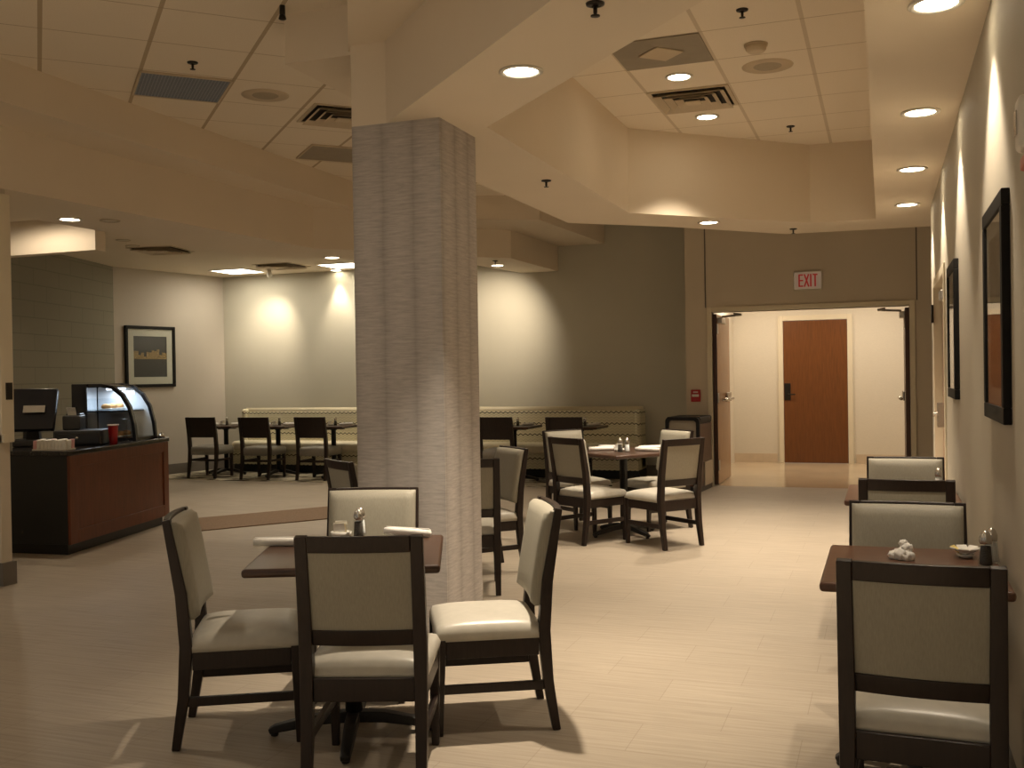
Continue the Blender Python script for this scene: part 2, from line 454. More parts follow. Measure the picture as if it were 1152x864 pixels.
# baseboards
struct('baseboard_hall', MB().box(-2.2, -1.55, YH - .015, YH, 0, .14).box(-.40, 4, YH - .015, YH, 0, .14), 'base_tan', 'tan stone base of the hall wall', 'baseboard')
struct('baseboard_right', MB().box(XW - .012, XW, -3, DY0 - .1, 0, .12), 'base_grey', 'dark base along the right wall', 'baseboard')
struct('baseboard_door', MB().box(-2.32, OX0 - .08, YD - .012, YD, 0, .12).box(OX1 + .08, .9, YD - .012, YD, 0, .12), 'base_grey', 'dark base of the end wall', 'baseboard')
struct('baseboard_picture', MB().prism([(-10.31, 11.71), (-9.92, 13.75), (-9.905, 13.745), (-10.295, 11.705)], 0, .15), 'base_grey', 'grey base of the picture wall', 'baseboard')
struct('baseboard_back', MB().box(-9.9, -2.3, YB - .014, YB, 0, .15), 'base_grey', 'grey base of the wall behind the bench', 'baseboard')

# ceilings
struct('ceiling_tile_diagonal', MB().prism([(-13, -3), (-2.75, -3), (-2.75, 8.9), (-.9, 10.6), (1.1, 10.6), (1.1, YB + .2), (-13, YB + .2)], ZT, ZT + .1), 'tiles_left',
       'tiled ceiling of the left raised recess', 'ceiling')
struct('ceiling_tile_square', MB().box(-2.5, .3, 3.0, 10.3, ZT, ZT + .1), 'tiles_right', 'tiled ceiling of the right raised recess', 'ceiling')
# ring soffit around the right recess: outer outline minus hole, as bridged strips
outer = [(XW, 2.04), (XW, 9.35), (.9, 9.35), (.9, 10.62), (-.90, 10.52), (-1.88, 9.47), (-2.66, 8.83), (-2.70, 5.13)]
hole = [(-.05, 3.20), (-.05, 9.85), (-.62, 9.81), (-2.02, 8.50), (-2.03, 5.22)]
def slab_with_hole(polys, z0, z1):
    mb = MB()
    for p in polys: mb.prism(p, z0, z1)
    return mb
ring = slab_with_hole([
    [(XW, 2.04), (XW, 9.35), (-.05, 9.85), (-.05, 3.20), (-.05, 2.48)],
    [(XW, 9.35), (.9, 9.35), (.9, 10.62), (-.90, 10.52), (-.62, 9.81), (-.05, 9.85)],
    [(-.62, 9.81), (-.90, 10.52), (-1.88, 9.47), (-2.66, 8.83), (-2.02, 8.50)],
    [(-2.02, 8.50), (-2.66, 8.83), (-2.70, 5.13), (-2.03, 5.22)],
    [(-2.70, 5.13), (-.05, 2.48), (-.05, 3.20), (-2.03, 5.22)]], ZS, ZT + .12)
ring.f = [f for f in ring.f]
def clean(o):
    bm = bmesh.new(); bm.from_mesh(o.data)
    bmesh.ops.remove_doubles(bm, verts=bm.verts, dist=1e-4)
    # drop the internal faces shared by two prisms
    seen = {}
    for f in bm.faces: seen.setdefault(tuple(sorted(v.index for v in f.verts)), []).append(f)
    bmesh.ops.delete(bm, geom=[f for fs in seen.values() if len(fs) > 1 for f in fs], context='FACES_ONLY')
    bmesh.ops.recalc_face_normals(bm, faces=bm.faces)
    bm.to_mesh(o.data); bm.free()
clean(struct('soffit_ring', ring, 'paint', 'cream dropped soffit ring around the right ceiling recess', 'ceiling'))
# slab above the foreground and the block beside the column
struct('soffit_front', MB().prism([(-2.76, 5.0), (-2.41, 4.37), (-.35, .56), (-.35, -3), (XW, -3), (XW, 2.06), (-2.68, 5.13)], ZM, ZT + .12), 'paint',
       'higher cream soffit over the foreground', 'ceiling')
struct('soffit_block', MB().box(-3.2, -2.66, 5.06, 8.6, ZM, ZT + .08), 'paint', 'cream bulkhead block left of the column', 'ceiling')
# left recess edge: upper step and lower soffit
struct('soffit_upper_step', MB().prism([(-5.28, -3), (-5.28, 10.1), (-4.45, 10.93), (-3.75, 11.3), (-3.62, 13.75), (-7.2, 13.75), (-7.2, 10.1), (-6.9, -3)], ZM, ZT + .08), 'paint',
       'upper cream step along the left recess', 'ceiling')
struct('soffit_left', MB().prism([(-5.80, -3), (-5.80, 5.0), (-5.62, 9.37), (-4.9, 10.09), (-5.5, 10.7), (-6.65, 9.6), (-6.65, -3)], ZS, ZM + .02), 'paint',
       'long lower cream soffit on the left', 'ceiling')
struct('soffit_bench', MB().prism([(-4.90, 11.37), (-4.35, 11.95), (-4.30, 13.75), (-4.85, 13.75), (-5.03, 12.5), (-5.5, 12.0)], 2.87, ZM + .02), 'paint',
       'cream bulkhead above the right end of the bench', 'ceiling')
struct('ceiling_low', MB().prism([(-6.6, -3), (-6.6, 9.65), (-5.5, 10.72), (-5.2, 12.3), (-5.0, 13.75), (-11, 13.75), (-11, 10), (-9.5, -3)], ZB, ZB + .1), 'paint',
       'flat cream ceiling over the bench and the counter', 'ceiling')
struct('bulkhead_counter', MB().box(-9.3, -7.25, 8.0, 8.14, 2.71, ZB), 'paint', 'cream lit bulkhead above the service counter', 'ceiling')
# column
cm = MB().box(-2.70, -2.18, 4.92, 5.42, 0, ZS)
struct('column', cm, 'column', 'square column wrapped in grey woven wallpaper', 'column')
struct('column_head', MB().box(-2.70, -2.48, 4.92, 5.42, ZS, ZM), 'paint', 'painted upper end of the column', 'column')
# left pier with cream jamb
struct('wall_left', MB().box(-9.2, -5.80, 5.44, 5.53, 0, ZB), 'paint_door', 'end of the partition wall at the left edge', 'wall')
struct('baseboard_left', MB().box(-9.2, -5.775, 5.425, 5.545, 0, .16), 'base_grey', 'grey base of the left partition', 'baseboard')
jamb = MB().box(-5.80, -5.765, 5.43, 5.54, 1.0, 2.74).box(-5.80, -5.75, 5.43, 5.47, 1.0, 1.06)
jo = struct('trim_1', jamb, 'trim_cream', 'cream jamb on the end of the left partition', 'trim', bevel=.004)
struct('jamb_hinge', MB().box(-5.768, -5.755, 5.47, 5.52, 1.30, 1.42), 'bronze', None, None, parent=jo)
# thin vertical joints of the door wall panels
struct('trim_2', MB().box(-2.075, -2.06, YD - .006, YD, OH + .06, ZT).box(.365, .38, YD - .006, YD, OH + .06, ZT), 'base_grey', 'thin upright panel joints above the double doors', 'trim')
# frame of the double doors
fr = MB().box(OX0 - .06, OX0, YD - .03, YD + .16, 0, OH + .06).box(OX1, OX1 + .06, YD - .03, YD + .16, 0, OH + .06).box(OX0, OX1, YD - .03, YD + .16, OH, OH + .06)
struct('trim_3', fr, 'trim_cream', 'cream frame of the double doors', 'door frame', bevel=.004)
# hall door and its frame
hd = thing('door_1', 'red brown oak door at the end of the hall', 'door', (-.975, YH, 0)); hd['kind'] = 'structure'
MB().box(-.465, .465, -.02, .03, .005, 2.17).build('door_leaf', 'door_wood', hd, bevel=.003)
hl = MB().box(-.455, -.365, -.032, -.02, .96, 1.22).build('lock_plate', 'bronze', hd, bevel=.004)
MB().tube([(-.395, -.03, 1.05), (-.395, -.075, 1.05)], .011).tube([(-.395, -.075, 1.05), (-.29, -.075, 1.05)], .010).build('door_handle', 'bronze', hl)
f2 = MB().box(-.54, -.468, -.03, .05, 0, 2.25).box(.468, .54, -.03, .05, 0, 2.25).box(-.468, .468, -.03, .05, 2.175, 2.25)
f2.xf((-.975, YH, 0)); struct('trim_4', f2, 'trim_cream', 'cream frame of the hall door', 'door frame', bevel=.004)

# the two leaves standing open into the hall
def closer(parent, x, side):
    b = MB().box(x, x + side * .06, .06, .36, 2.02, 2.09).build('closer_box', 'steel', parent, bevel=.006)
    MB().sweep([(x + side * .04, .20, 2.105), (x + side * .30, .05, 2.115)], (.025, .012), (0, 0, 1)).sweep(
        [(x + side * .30, .05, 2.115), (x + side * .22, -.05, 2.125)], (.025, .012), (0, 0, 1)).build('closer_arm', 'steel', b)
def leaf(name, label, x, side, mat_face):
    d = thing(name, label, 'door', (x, YD + .05, 0)); d['kind'] = 'structure'
    MB().box(-.022, .022, 0, 1.10, .01, 2.13).build('door_leaf', mat_face, d, bevel=.003)
    MB().box(-.024, .024, -.004, .0, .01, 2.13).build('leaf_edge', 'door_dark', d)
    pb = MB().box(side * .022, side * .05, .70, 1.05, 1.02, 1.14).build('panic_box', 'chrome', d, bevel=.01)
    MB().tube([(side * .075, .10, 1.06), (side * .085, .95, 1.06)], .018).build('push_bar', 'chrome', pb)
    for zz in (.25, 1.09, 1.95):
        MB().box(side * .024, side * .036, -.012, .06, zz - .06, zz + .06).build('hinge', 'steel', d, bevel=.003)
    closer(d, side * .022, side)
    return d
M['leaf_reflect'] = plain('leaf_with_hall_reflection', (.42, .25, .13), .25, var=.1, vscale=6, stretch=(6, 6, .7))  # reflected hall light painted in as this leaf's pale tone
leaf('door_2', 'left leaf of the open double doors with chrome panic bar', -1.965, 1, 'leaf_reflect')
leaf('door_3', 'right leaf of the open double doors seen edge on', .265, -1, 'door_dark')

# door in the right wall
rd = thing('door_4', 'cream framed door in the right wall past the pictures', 'door', (XW, (DY0 + DY1) / 2, 0)); rd['kind'] = 'structure'
hw = (DY1 - DY0) / 2
MB().box(-.012, .17, -hw, -hw + .07, 0, DH).box(-.012, .17, hw - .07, hw, 0, DH).box(-.012, .17, -hw + .07, hw - .07, DH - .07, DH).build('door_frame', 'trim_cream', rd, bevel=.005)
M['leaf_pink'] = plain('pale_wood_leaf', (.42, .26, .16), .35, var=.1, vscale=6, stretch=(6, 6, .7))
MB().box(.05, .095, -hw + .075, -.004, .01, DH - .08).build('door_leaf', 'leaf_pink', rd, bevel=.003)
MB().box(.05, .095, .004, hw - .075, .01, DH - .08).build('door_leaf', 'leaf_pink', rd, bevel=.003)
MB().box(.045, .05, -.006, .006, .01, DH - .08).build('meeting_strip', 'door_dark', rd)
MB().box(-.02, .05, .06, .13, .98, 1.16).tube([(-.035, .095, 1.08), (-.035, .26, 1.06)], .012).tube([(0, .095, 1.08), (-.04, .095, 1.08)], .012).build('door_handle', 'chrome', rd)
MB().box(-.03, -.012, hw - .12, hw + .01, 1.78, 1.92).build('hinge', 'bronze', rd, bevel=.003)
MB().box(-.01, .05, -.30, -.08, 1.90, 1.97).build('closer_box', 'steel', rd, bevel=.006)

# ------------------------------------------------------------------ chairs
def leg_rear(sx, wide=.046):
    pts = [(sx, -.252, 0), (sx, -.220, .20), (sx, -.207, .40), (sx, -.222, .60), (sx, -.272, .885)]
    return MB().sweep(pts, [(wide * .75, .032), (wide * .9, .042), (wide, .048), (wide, .044), (wide * .92, .03)]).stand()
def crowned(w, d, y0, z0, z1, crown, taper=.0, n=12, edge=.03):
    """soft seat pad: flat underside, rounded edge, crowned top"""
    mb = MB(); vs = []; fs = []
    for j in range(n + 1):
        for i in range(n + 1):
            u = -1 + 2 * i / n; v = -1 + 2 * j / n
            u = math.copysign(1 - (1 - abs(u)) ** 1.5, u); v = math.copysign(1 - (1 - abs(v)) ** 1.5, v)
            ww = w * (1 + taper * v) / 2
            e = max(abs(u), abs(v))
            z = z1 + crown * (1 - u ** 4) * (1 - v ** 4) - (edge * .8 if e > .999 else 0) - edge * .25 * max(0, (e - .85) / .15) ** 2
            vs.append((u * ww, y0 + v * d / 2, z))
    k = n + 1
    for j in range(n):
        for i in range(n): fs.append((j * k + i, j * k + i + 1, (j + 1) * k + i + 1, (j + 1) * k + i))
    b = [i for i in range(k)] + [j * k + n for j in range(1, k)] + [n * k + i for i in range(n - 1, -1, -1)] + [j * k for j in range(n - 1, 0, -1)]
    base = len(vs)
    for i in b: vs.append((vs[i][0] * .985, y0 + (vs[i][1] - y0) * .985, z0))
    L = len(b)
    for i in range(L): fs.append((b[i], b[(i + 1) % L], base + (i + 1) % L, base + i))
    fs.append(tuple(base + i for i in range(L))[::-1])
    return mb.add(vs, fs, True)
def back_curve(x, w=.40): return -.018 * (1 - (2 * x / w) ** 2)
def back_y(z):  # centre line of the raked posts above the seat
    t = (z - .60) / .285
    return -.222 - .050 * t
def dining_chair():
    t = thing('dining_chair', None, None)
    for sx in (-.197, .197):
        leg_rear(sx).build('leg', 'dark_wood', t, bevel=.004)
    for sx in (-.195, .195):
        MB().sweep([(sx * .99, .215, 0), (sx, .205, .385)], [(.028, .028), (.042, .042)]).stand().build('leg', 'dark_wood', t, bevel=.004)
    a = MB().box(-.175, .175, .190, .218, .305, .385).box(-.175, .175, -.222, -.194, .305, .385)
    for sx in (-.197, .197): a.box(sx - .014, sx + .014, -.185, .185, .305, .385)
    a.build('seat_frame', 'dark_wood', t, bevel=.003)
    for sx in (-.196, .196):
        MB().box(sx - .011, sx + .011, -.205, .20, .165, .20).build('stretcher', 'dark_wood', t, bevel=.003)
    crowned(.436, .43, .012, .375, .428, .030).build('seat_cushion', 'seat_vinyl', t)
    def rail(z0, z1, th, off=0.):
        mb = MB(); n = 8; vs = []; fs = []
        for i in range(n + 1):
            x = -.176 + .352 * i / n
            for (z, s) in ((z0, -1), (z1, -1), (z1, 1), (z0, 1)):
                vs.append((x, back_y(z) + back_curve(x) + off + s * th / 2, z))
        for i in range(n):
            for k in range(4):
                p, q = i * 4 + k, i * 4 + (k + 1) % 4
                fs.append((p, q, q + 4, p + 4))
        fs.append((0, 1, 2, 3)); fs.append((n * 4 + 3, n * 4 + 2, n * 4 + 1, n * 4))
        return mb.add(vs, fs)
    rail(.828, .885, .026).build('top_rail', 'dark_wood', t, bevel=.004)
    rail(.500, .555, .026).build('lower_rail', 'dark_wood', t, bevel=.004)
    # upholstered pad: thick in front of the posts, thin insert showing at the rear
    mb = MB(); n = 10; m_ = 10; vs = []; fs = []
    for j in range(m_ + 1):
        for i in range(n + 1):
            u = -1 + 2 * i / n; v = -1 + 2 * j / m_
            u = math.copysign(1 - (1 - abs(u)) ** 1.6, u); v = math.copysign(1 - (1 - abs(v)) ** 1.6, v)
            x = u * .207; z = .6875 + v * .1875
            puff = .018 * (1 - u ** 4) * (1 - v ** 4); ed = .020 if max(abs(u), abs(v)) > .999 else 0
            vs.append((x, back_y(z) + back_curve(x) + .052 + puff - ed, z))
    k = n + 1
    for j in range(m_):
        for i in range(n): fs.append((j * k + i, j * k + i + 1, (j + 1) * k + i + 1, (j + 1) * k + i))
    ring_ = [i for i in range(k)] + [j * k + n for j in range(1, m_ + 1)] + [m_ * k + i for i in range(n - 1, -1, -1)] + [j * k for j in range(m_ - 1, 0, -1)]
    base = len(vs)
    for i in ring_:
        x, y, z = vs[i]; vs.append((x, back_y(z) + (back_curve(x)) * .9 + .014, z))
    L = len(ring_)
    for i in range(L): fs.append((ring_[i], ring_[(i + 1) % L], base + (i + 1) % L, base + i))
    # closed rear: grid at the rear following the curve
    rb = len(vs)
    for j in range(m_ + 1):
        for i in range(n + 1):
            x, z = vs[j * k + i][0], vs[j * k + i][2]
            vs.append((x, back_y(z) + back_curve(x) * .9 + .014, z))
    for j in range(m_):
        for i in range(n): fs.append((rb + j * k + i, rb + (j + 1) * k + i, rb + (j + 1) * k + i + 1, rb + j * k + i + 1))
    mb.add(vs, fs, True)
    for i in range(8):   # rear insert between rails
        x0 = -.175 + .35 * i / 8; x1 = x0 + .35 / 8
        pts = []
        for x in (x0, x1):
            for z in (.553, .830):
                pts.append((x, back_y(z) + back_curve(x) - .006, z)); pts.append((x, back_y(z) + back_curve(x) * .9 + .016, z))
        mb.add(pts, [(0, 4, 6, 2), (1, 3, 7, 5)], True)
    mb.build('backrest', 'fabric', t)
    return t
def bench_side_chair():
    t = thing('side_chair', None, None)
    for sx in (-.215, .215):
        MB().sweep([(sx, -.265, 0), (sx, -.222, .22), (sx, -.205, .42), (sx, -.225, .62), (sx, -.275, .875)],
                   [(.036, .034), (.042, .046), (.046, .05), (.046, .046), (.046, .03)]).stand().build('leg', 'dark_wood', t, bevel=.004)
    for sx in (-.205, .205):
        MB().sweep([(sx, .20, 0), (sx, .195, .37)], [(.034, .034), (.044, .044)]).stand().build('leg', 'dark_wood', t, bevel=.004)
    for sx in (-.205, .205):
        MB().box(sx - .011, sx + .011, -.205, .19, .245, .275).build('stretcher', 'dark_wood', t, bevel=.003)
    MB().box(-.19, .19, -.21, -.19, .245, .275).build('stretcher', 'dark_wood', t, bevel=.003)
    crowned(.46, .45, .0, .335, .445, .022, edge=.03).build('seat_cushion', 'grey_vinyl', t)
    mb = MB(); vs = []; n = 8; fs = []
    for i in range(n + 1):
        x = -.194 + .388 * i / n
        for z, s in ((.585, -1), (.875, -1), (.875, 1), (.585, 1)):
            vs.append((x, back_y(z) + back_curve(x, .40) + s * .010, z))
    for i in range(n):
        for k in range(4):
            p, q = i * 4 + k, i * 4 + (k + 1) % 4; fs.append((p, q, q + 4, p + 4))
    fs += [(0, 1, 2, 3), (n * 4 + 3, n * 4 + 2, n * 4 + 1, n * 4)]
    mb.add(vs, fs).build('back_slab', 'dark_wood', t, bevel=.004)
    return t
def at_facing(deg): return R(deg - 90)     # local +Y is the front of a chair
def chair(x, y, deg, label, group): return place(dining_chair, (x, y, 0), at_facing(deg), label, 'chair', group)

gA = 'chairs at the front table'; gB = 'chairs at the far middle table'; gC = 'chairs at the table behind the column'; gD = 'chairs along the right wall'
chair(-1.755, 3.30, 108, 'dark framed dining chair with its back to us at the front table', gA)
chair(-2.235, 4.12, 288, 'cream backed dining chair facing us across the front table', gA)
chair(-2.44, 3.50, 29, 'dining chair in profile on the left of the front table', gA)
chair(-1.56, 3.92, 208, 'dining chair with the brightly lit seat right of the front table', gA)
chair(.095, 3.27, 88, 'nearest dining chair by the right wall, back turned to us', gD)
chair(.08, 4.10, 270, 'cream backed dining chair facing us behind the crumpled napkin table', gD)
chair(.10, 5.52, 89, 'dark framed dining chair back at the second right wall table', gD)
chair(.115, 6.31, 270, 'farthest cream backed dining chair by the right wall', gD)
chair(-1.73, 8.31, 143, 'right front dining chair of the far middle table, back turned to us', gB)
chair(-2.36, 8.37, 57, 'left front dining chair of the far middle table, back turned to us', gB)
chair(-2.68, 9.12, -38, 'left rear dining chair of the far middle table, half hidden', gB)
chair(-1.98, 9.2, 228, 'right rear dining chair of the far middle table near the bin', gB)
chair(-2.62, 6.26, 112, 'dark framed dining chair cut by the right edge of the column', gC)
chair(-2.76, 6.86, 226, 'cream backed dining chair just right of the column, facing left', gC)
chair(-3.15, 6.0, 52, 'dining chair peeking out left of the column', gC)
gE = 'wood backed chairs facing the bench'
for x, y, rz, l in ((-9.17, 12.36, 4, 'leftmost wood backed chair facing the long bench'),
                    (-8.28, 12.36, 3, 'second wood backed chair from the left facing the bench'),
                    (-7.41, 12.42, 2, 'third wood backed chair from the left facing the bench'),
                    (-4.66, 12.36, 0, 'wood backed chair facing the bench just right of the column'),
                    (-3.74, 12.36, 0, 'rightmost wood backed chair facing the long bench')):
    place(bench_side_chair, (x, y, .0062), R(rz), l, 'chair', gE)

# ------------------------------------------------------------------ tables
def make_table(w, d, arm=1., top='top_wood', name='dining_table'):
    t = thing(name, None, None)
    MB().box(-w / 2, w / 2, -d / 2, d / 2, .697, .73).build('tabletop', top, t, bevel=.013, seg=4)
    MB().lathe([(.034, .05), (.034, .66), (.05, .665), (.05, .675)], n=20).box(-.17, .17, -.02, .02, .675, .6965).box(-.02, .02, -.17, .17, .675, .6965).build('pedestal', 'black_metal', t)
    for k in range(4):
        a = k * math.pi / 2
        pr = [(0.0, .072), (.12, .066), (.25, .042), (.31, .030), (.335, .020)]
        pr = [(r * arm, z) for r, z in pr]; pts = [(r * math.cos(a), r * math.sin(a), z) for r, z in pr]
        MB().sweep(pts, [(.05, .045), (.05, .042), (.044, .034), (.04, .030), (.036, .022)], (-math.sin(a), math.cos(a), 0)).lathe(
            [(.016, 0), (.016, .02)], (.315 * arm * math.cos(a), .315 * arm * math.sin(a), 0), 10).build('base_arm', 'black_metal', t, bevel=.005)
    return t
def square_table(): return make_table(.72, .72)
def wall_table(): return make_table(.58, .76, .78, 'top_red')
def bench_table(): return make_table(.60, .60)
T1 = (-2.00, 3.58); T2 = (-2.16, 8.74); T3 = (-3.03, 6.50)
place(square_table, (*T1, 0), R(23), 'dark square pedestal table in the foreground left of centre', 'table')
place(square_table, (*T2, 0), R(52), 'dark square pedestal table in the middle distance with four napkin rolls', 'table')
place(square_table, (*T3, 0), R(45), 'dark square pedestal table mostly hidden behind the column', 'table')
place(wall_table, (.085, 3.82, 0), 0, 'reddish brown table by the right wall with a crumpled napkin', 'table')
place(wall_table, (.085, 6.03, 0), 0, 'second table by the right wall, further from us', 'table')
bt = [(-9.20, 'leftmost small table at the long bench'), (-8.30, 'second small table from the left at the bench'),
      (-7.38, 'third small table from the left at the bench'), (-4.64, 'small table at the bench just right of the column'), (-3.72, 'rightmost small table at the long bench')]
for x, l in bt: place(bench_table, (x, 12.76, .0062), 0, l, 'table', 'small tables at the bench')

# ------------------------------------------------------------------ bench
bx0, bx1 = -9.40, -3.05
bo = thing('banquette_bench', 'long cream banquette bench with wavy dark stripes along the back wall', 'bench', ((bx0 + bx1) / 2, 13.45, 0))
hwid = (bx1 - bx0) / 2
MB().box(-hwid, hwid, -.22, .20, 0, .12).build('kick_base', 'black', bo)
MB().box(-hwid, hwid, -.28, .20, .12, .33).build('seat_base', 'wavy', bo, bevel=.01)
MB().box(-hwid + .02, hwid - .02, -.33, .10, .33, .47).build('seat_cushion', 'cream_vinyl', bo, bevel=.045, seg=4)
MB().sweep([(0, .075, .46), (0, .105, .90)], (2 * hwid - .16, .10)).build('backrest', 'wavy', bo, bevel=.012)
MB().tube([(-hwid + .02, .115, .915), (hwid - .02, .115, .915)], .05, 16).build('top_roll', 'cream_vinyl', bo)
MB().box(hwid - .085, hwid, -.12, .20, .12, .93).build('end_panel', 'wavy', bo, bevel=.035, seg=3)
MB().box(-hwid, -hwid + .085, -.02, .20, .12, .95).build('end_panel', 'wavy', bo, bevel=.035, seg=3)
tag(MB().prism([(-10.15, 11.95), (-3.45, 12.15), (-3.2, 13.2), (-9.95, 13.2)], 0, .006).build('carpet_runner', 'carpet'), 'dark and cream mottled carpet strip under the bench tables', 'carpet')
tag(MB().prism([(-6.62, 8.60), (-5.0, 10.74), (-4.5, 9.9), (-6.13, 7.79)], 0, .010).build('floor_mat', 'mat_brown', bevel=.003),
    'brown diagonal floor mat between counter and column', 'mat')

# ------------------------------------------------------------------ tableware
def roll_mesh(L=.23, r=.017):
    pts = [(-L / 2, 0, r), (-L / 4, .002, r), (0, 0, r), (L / 4, -.002, r), (L / 2, 0, r)]
    mb = MB().tube(pts, [r * .9, r, r * 1.03, r, r * .92], 14)
    return mb
def napkin_roll():
    t = thing('napkin_roll', None, None)
    roll_mesh().build('rolled_cloth', 'white_cloth', t)
    MB().sweep([(-.112, .010, .031), (.112, .008, .033)], (.018, .005), (0, 1, -.5)).build('cloth_fold', 'white_cloth', t, bevel=.002)
    return t
def shaker(fill):
    t = thing(fill + '_shaker', None, None)
    k = 1.25; sc = lambda pr: [(r * k, z * k) for r, z in pr]
    MB().lathe(sc([(.019, 0), (.021, .004), (.020, .012), (.016, .06), (.0145, .068)]), n=12).build('glass_body', 'glass', t)
    MB().lathe(sc([(.0165, .004), (.0165, .012), (.0135, .055)]), n=12).build('contents', fill, t)
    MB().lathe(sc([(.0155, .062), (.0165, .066), (.0165, .078), (.012, .090), (.006, .097), (.002, .099)]), n=16).build('metal_cap', 'chrome', t)
    return t
def salt_shaker(): return shaker('salt')
def pepper_shaker(): return shaker('pepper')
def sugar_caddy():
    t = thing('sweetener_caddy', None, None)
    mb = MB()
    mb.lathe([(.034, 0), (.043, .008), (.046, .024), (.043, .024), (.040, .010), (.032, .005)], n=20).build('bowl', 'porcelain', t)
    cols = ['white_paper', 'yellow_paper', 'white_paper', 'yellow_paper', 'white_paper', 'white_paper']
    for i in range(9):
        y = -.030 + i * .0075; x = random.uniform(-.006, .006); tilt = random.uniform(-.008, .008)
        MB().sweep([(x, y, .010), (x + tilt, y + .003, .060 + random.uniform(-.006, .008))], (.048, .004)).build('packet', cols[i % 6], t)
    return t
def on(make, x, y, rz, label, cat, z=.7302, group=None): return place(make, (x, y, z), R(rz), label, cat, group)
def loc_on(T, rot, u, v):
    a = R(rot); return T[0] + u * math.cos(a) - v * math.sin(a), T[1] + u * math.sin(a) + v * math.cos(a)
gN = 'rolled napkins'
on(napkin_roll, -2.335, 3.60, 18, 'white napkin roll on the left of the front table', 'napkin', group=gN)
on(napkin_roll, -1.94, 3.965, -8, 'white napkin roll on the far edge of the front table', 'napkin', group=gN)
on(sugar_caddy, -2.21, 3.87, 25, 'sweetener packet caddy on the front table', 'caddy', group='sweetener caddies')
on(salt_shaker, -2.145, 3.925, 0, 'tall salt shaker beside the caddy on the front table', 'shaker')
on(pepper_shaker, -2.125, 3.87, 0, 'pepper shaker beside the caddy on the front table', 'shaker')
# far middle table
on(napkin_roll, -2.37, 8.78, 35, 'napkin roll at the near left of the far middle table', 'napkin', group=gN)
on(napkin_roll, -2.34, 8.98, -10, 'napkin roll at the far left of the far middle table', 'napkin', group=gN)
on(napkin_roll, -1.95, 8.76, -15, 'napkin roll at the near right of the far middle table', 'napkin', group=gN)
on(napkin_roll, -1.97, 8.98, 40, 'napkin roll at the far right of the far middle table', 'napkin', group=gN)
on(sugar_caddy, -2.19, 8.72, 0, 'sweetener caddy on the far middle table', 'caddy', group='sweetener caddies')
on(salt_shaker, -2.10, 8.64, 0, 'salt shaker in front on the far middle table', 'shaker')
on(pepper_shaker, -2.155, 8.61, 0, 'pepper shaker in front on the far middle table', 'shaker')
# right wall tables
def crumpled(seed, w, h):
    rnd = random.Random(seed); mb = MB()
    for (cx, cy, cz, r) in ((0, 0, .30, .5), (-.42, .1, .24, .34), (.25, .15, .75, .36), (.3, -.15, .2, .42), (.1, .3, 1.05, .26)):
        bm = bmesh.new(); bmesh.ops.create_icosphere(bm, subdivisions=3, radius=1.)
        for v in bm.verts:
            k = 1 + .22 * math.sin(7 * v.co.x + seed) * math.cos(6 * v.co.y + 2 * v.co.z) + .12 * rnd.uniform(-1, 1) * 0.3
            v.co = Vector((cx * w, cy * w, cz * h)) + Vector((v.co.x * r * w * k, v.co.y * r * w * k, v.co.z * r * w * .85 * k))
            v.co.z = max(v.co.z, .0)
        mb.add([v.co for v in bm.verts], [[v.index for v in f.verts] for f in bm.faces], True); bm.free()
    return mb
cn = crumpled(3, .062, .052).build('crumpled_napkin', 'white_cloth'); cn.location = (.055, 3.93, .7302)
tag(cn, 'crumpled white paper napkin on the nearest right wall table', 'napkin')
def open_caddy():
    t = thing('sweetener_caddy', None, None)
    MB().lathe([(.022, 0), (.028, .006), (.032, .013), (.029, .013), (.022, .006)], n=16).build('bowl', 'porcelain', t)
    for i in range(7):
        a = i * .9; MB().sweep([(.008 * math.cos(a), .008 * math.sin(a), .012), (.050 * math.cos(a), .050 * math.sin(a), .036)], (.036, .004), (-math.sin(a), math.cos(a), 0)).build('packet', 'white_paper' if i != 3 else 'yellow_paper', t)
    return t
on(open_caddy, .272, 4.03, 0, 'low caddy of white packets on the nearest right wall table', 'caddy')
on(pepper_shaker, .325, 3.87, 0, 'pepper shaker with silver cap on the nearest right wall table', 'shaker')
on(salt_shaker, .350, 3.945, 0, 'salt shaker nearest the right wall on the nearest table', 'shaker')
on(salt_shaker, .285, 6.22, 0, 'salt shaker on the second right wall table', 'shaker')
on(open_caddy, .32, 6.34, 0, 'low packet caddy on the second right wall table', 'caddy')
names = ['leftmost bench table', 'second bench table from the left', 'third bench table from the left', 'bench table right of the column', 'rightmost bench table']
for (x, _), n_ in zip(bt, names):
    on(sugar_caddy, x - .02, 12.72, 10, 'sweetener caddy on the ' + n_, 'caddy', z=.7364, group='sweetener caddies')
    on(pepper_shaker, x + .09, 12.66, 0, 'pepper shaker on the ' + n_, 'shaker', z=.7364, group='shakers on the bench tables')
    on(napkin_roll, x - .17, 12.66, 75, 'napkin roll at the left of the ' + n_, 'napkin', z=.7364, group=gN)
    on(napkin_roll, x + .17, 12.82, 65, 'napkin roll at the right of the ' + n_, 'napkin', z=.7364, group=gN)

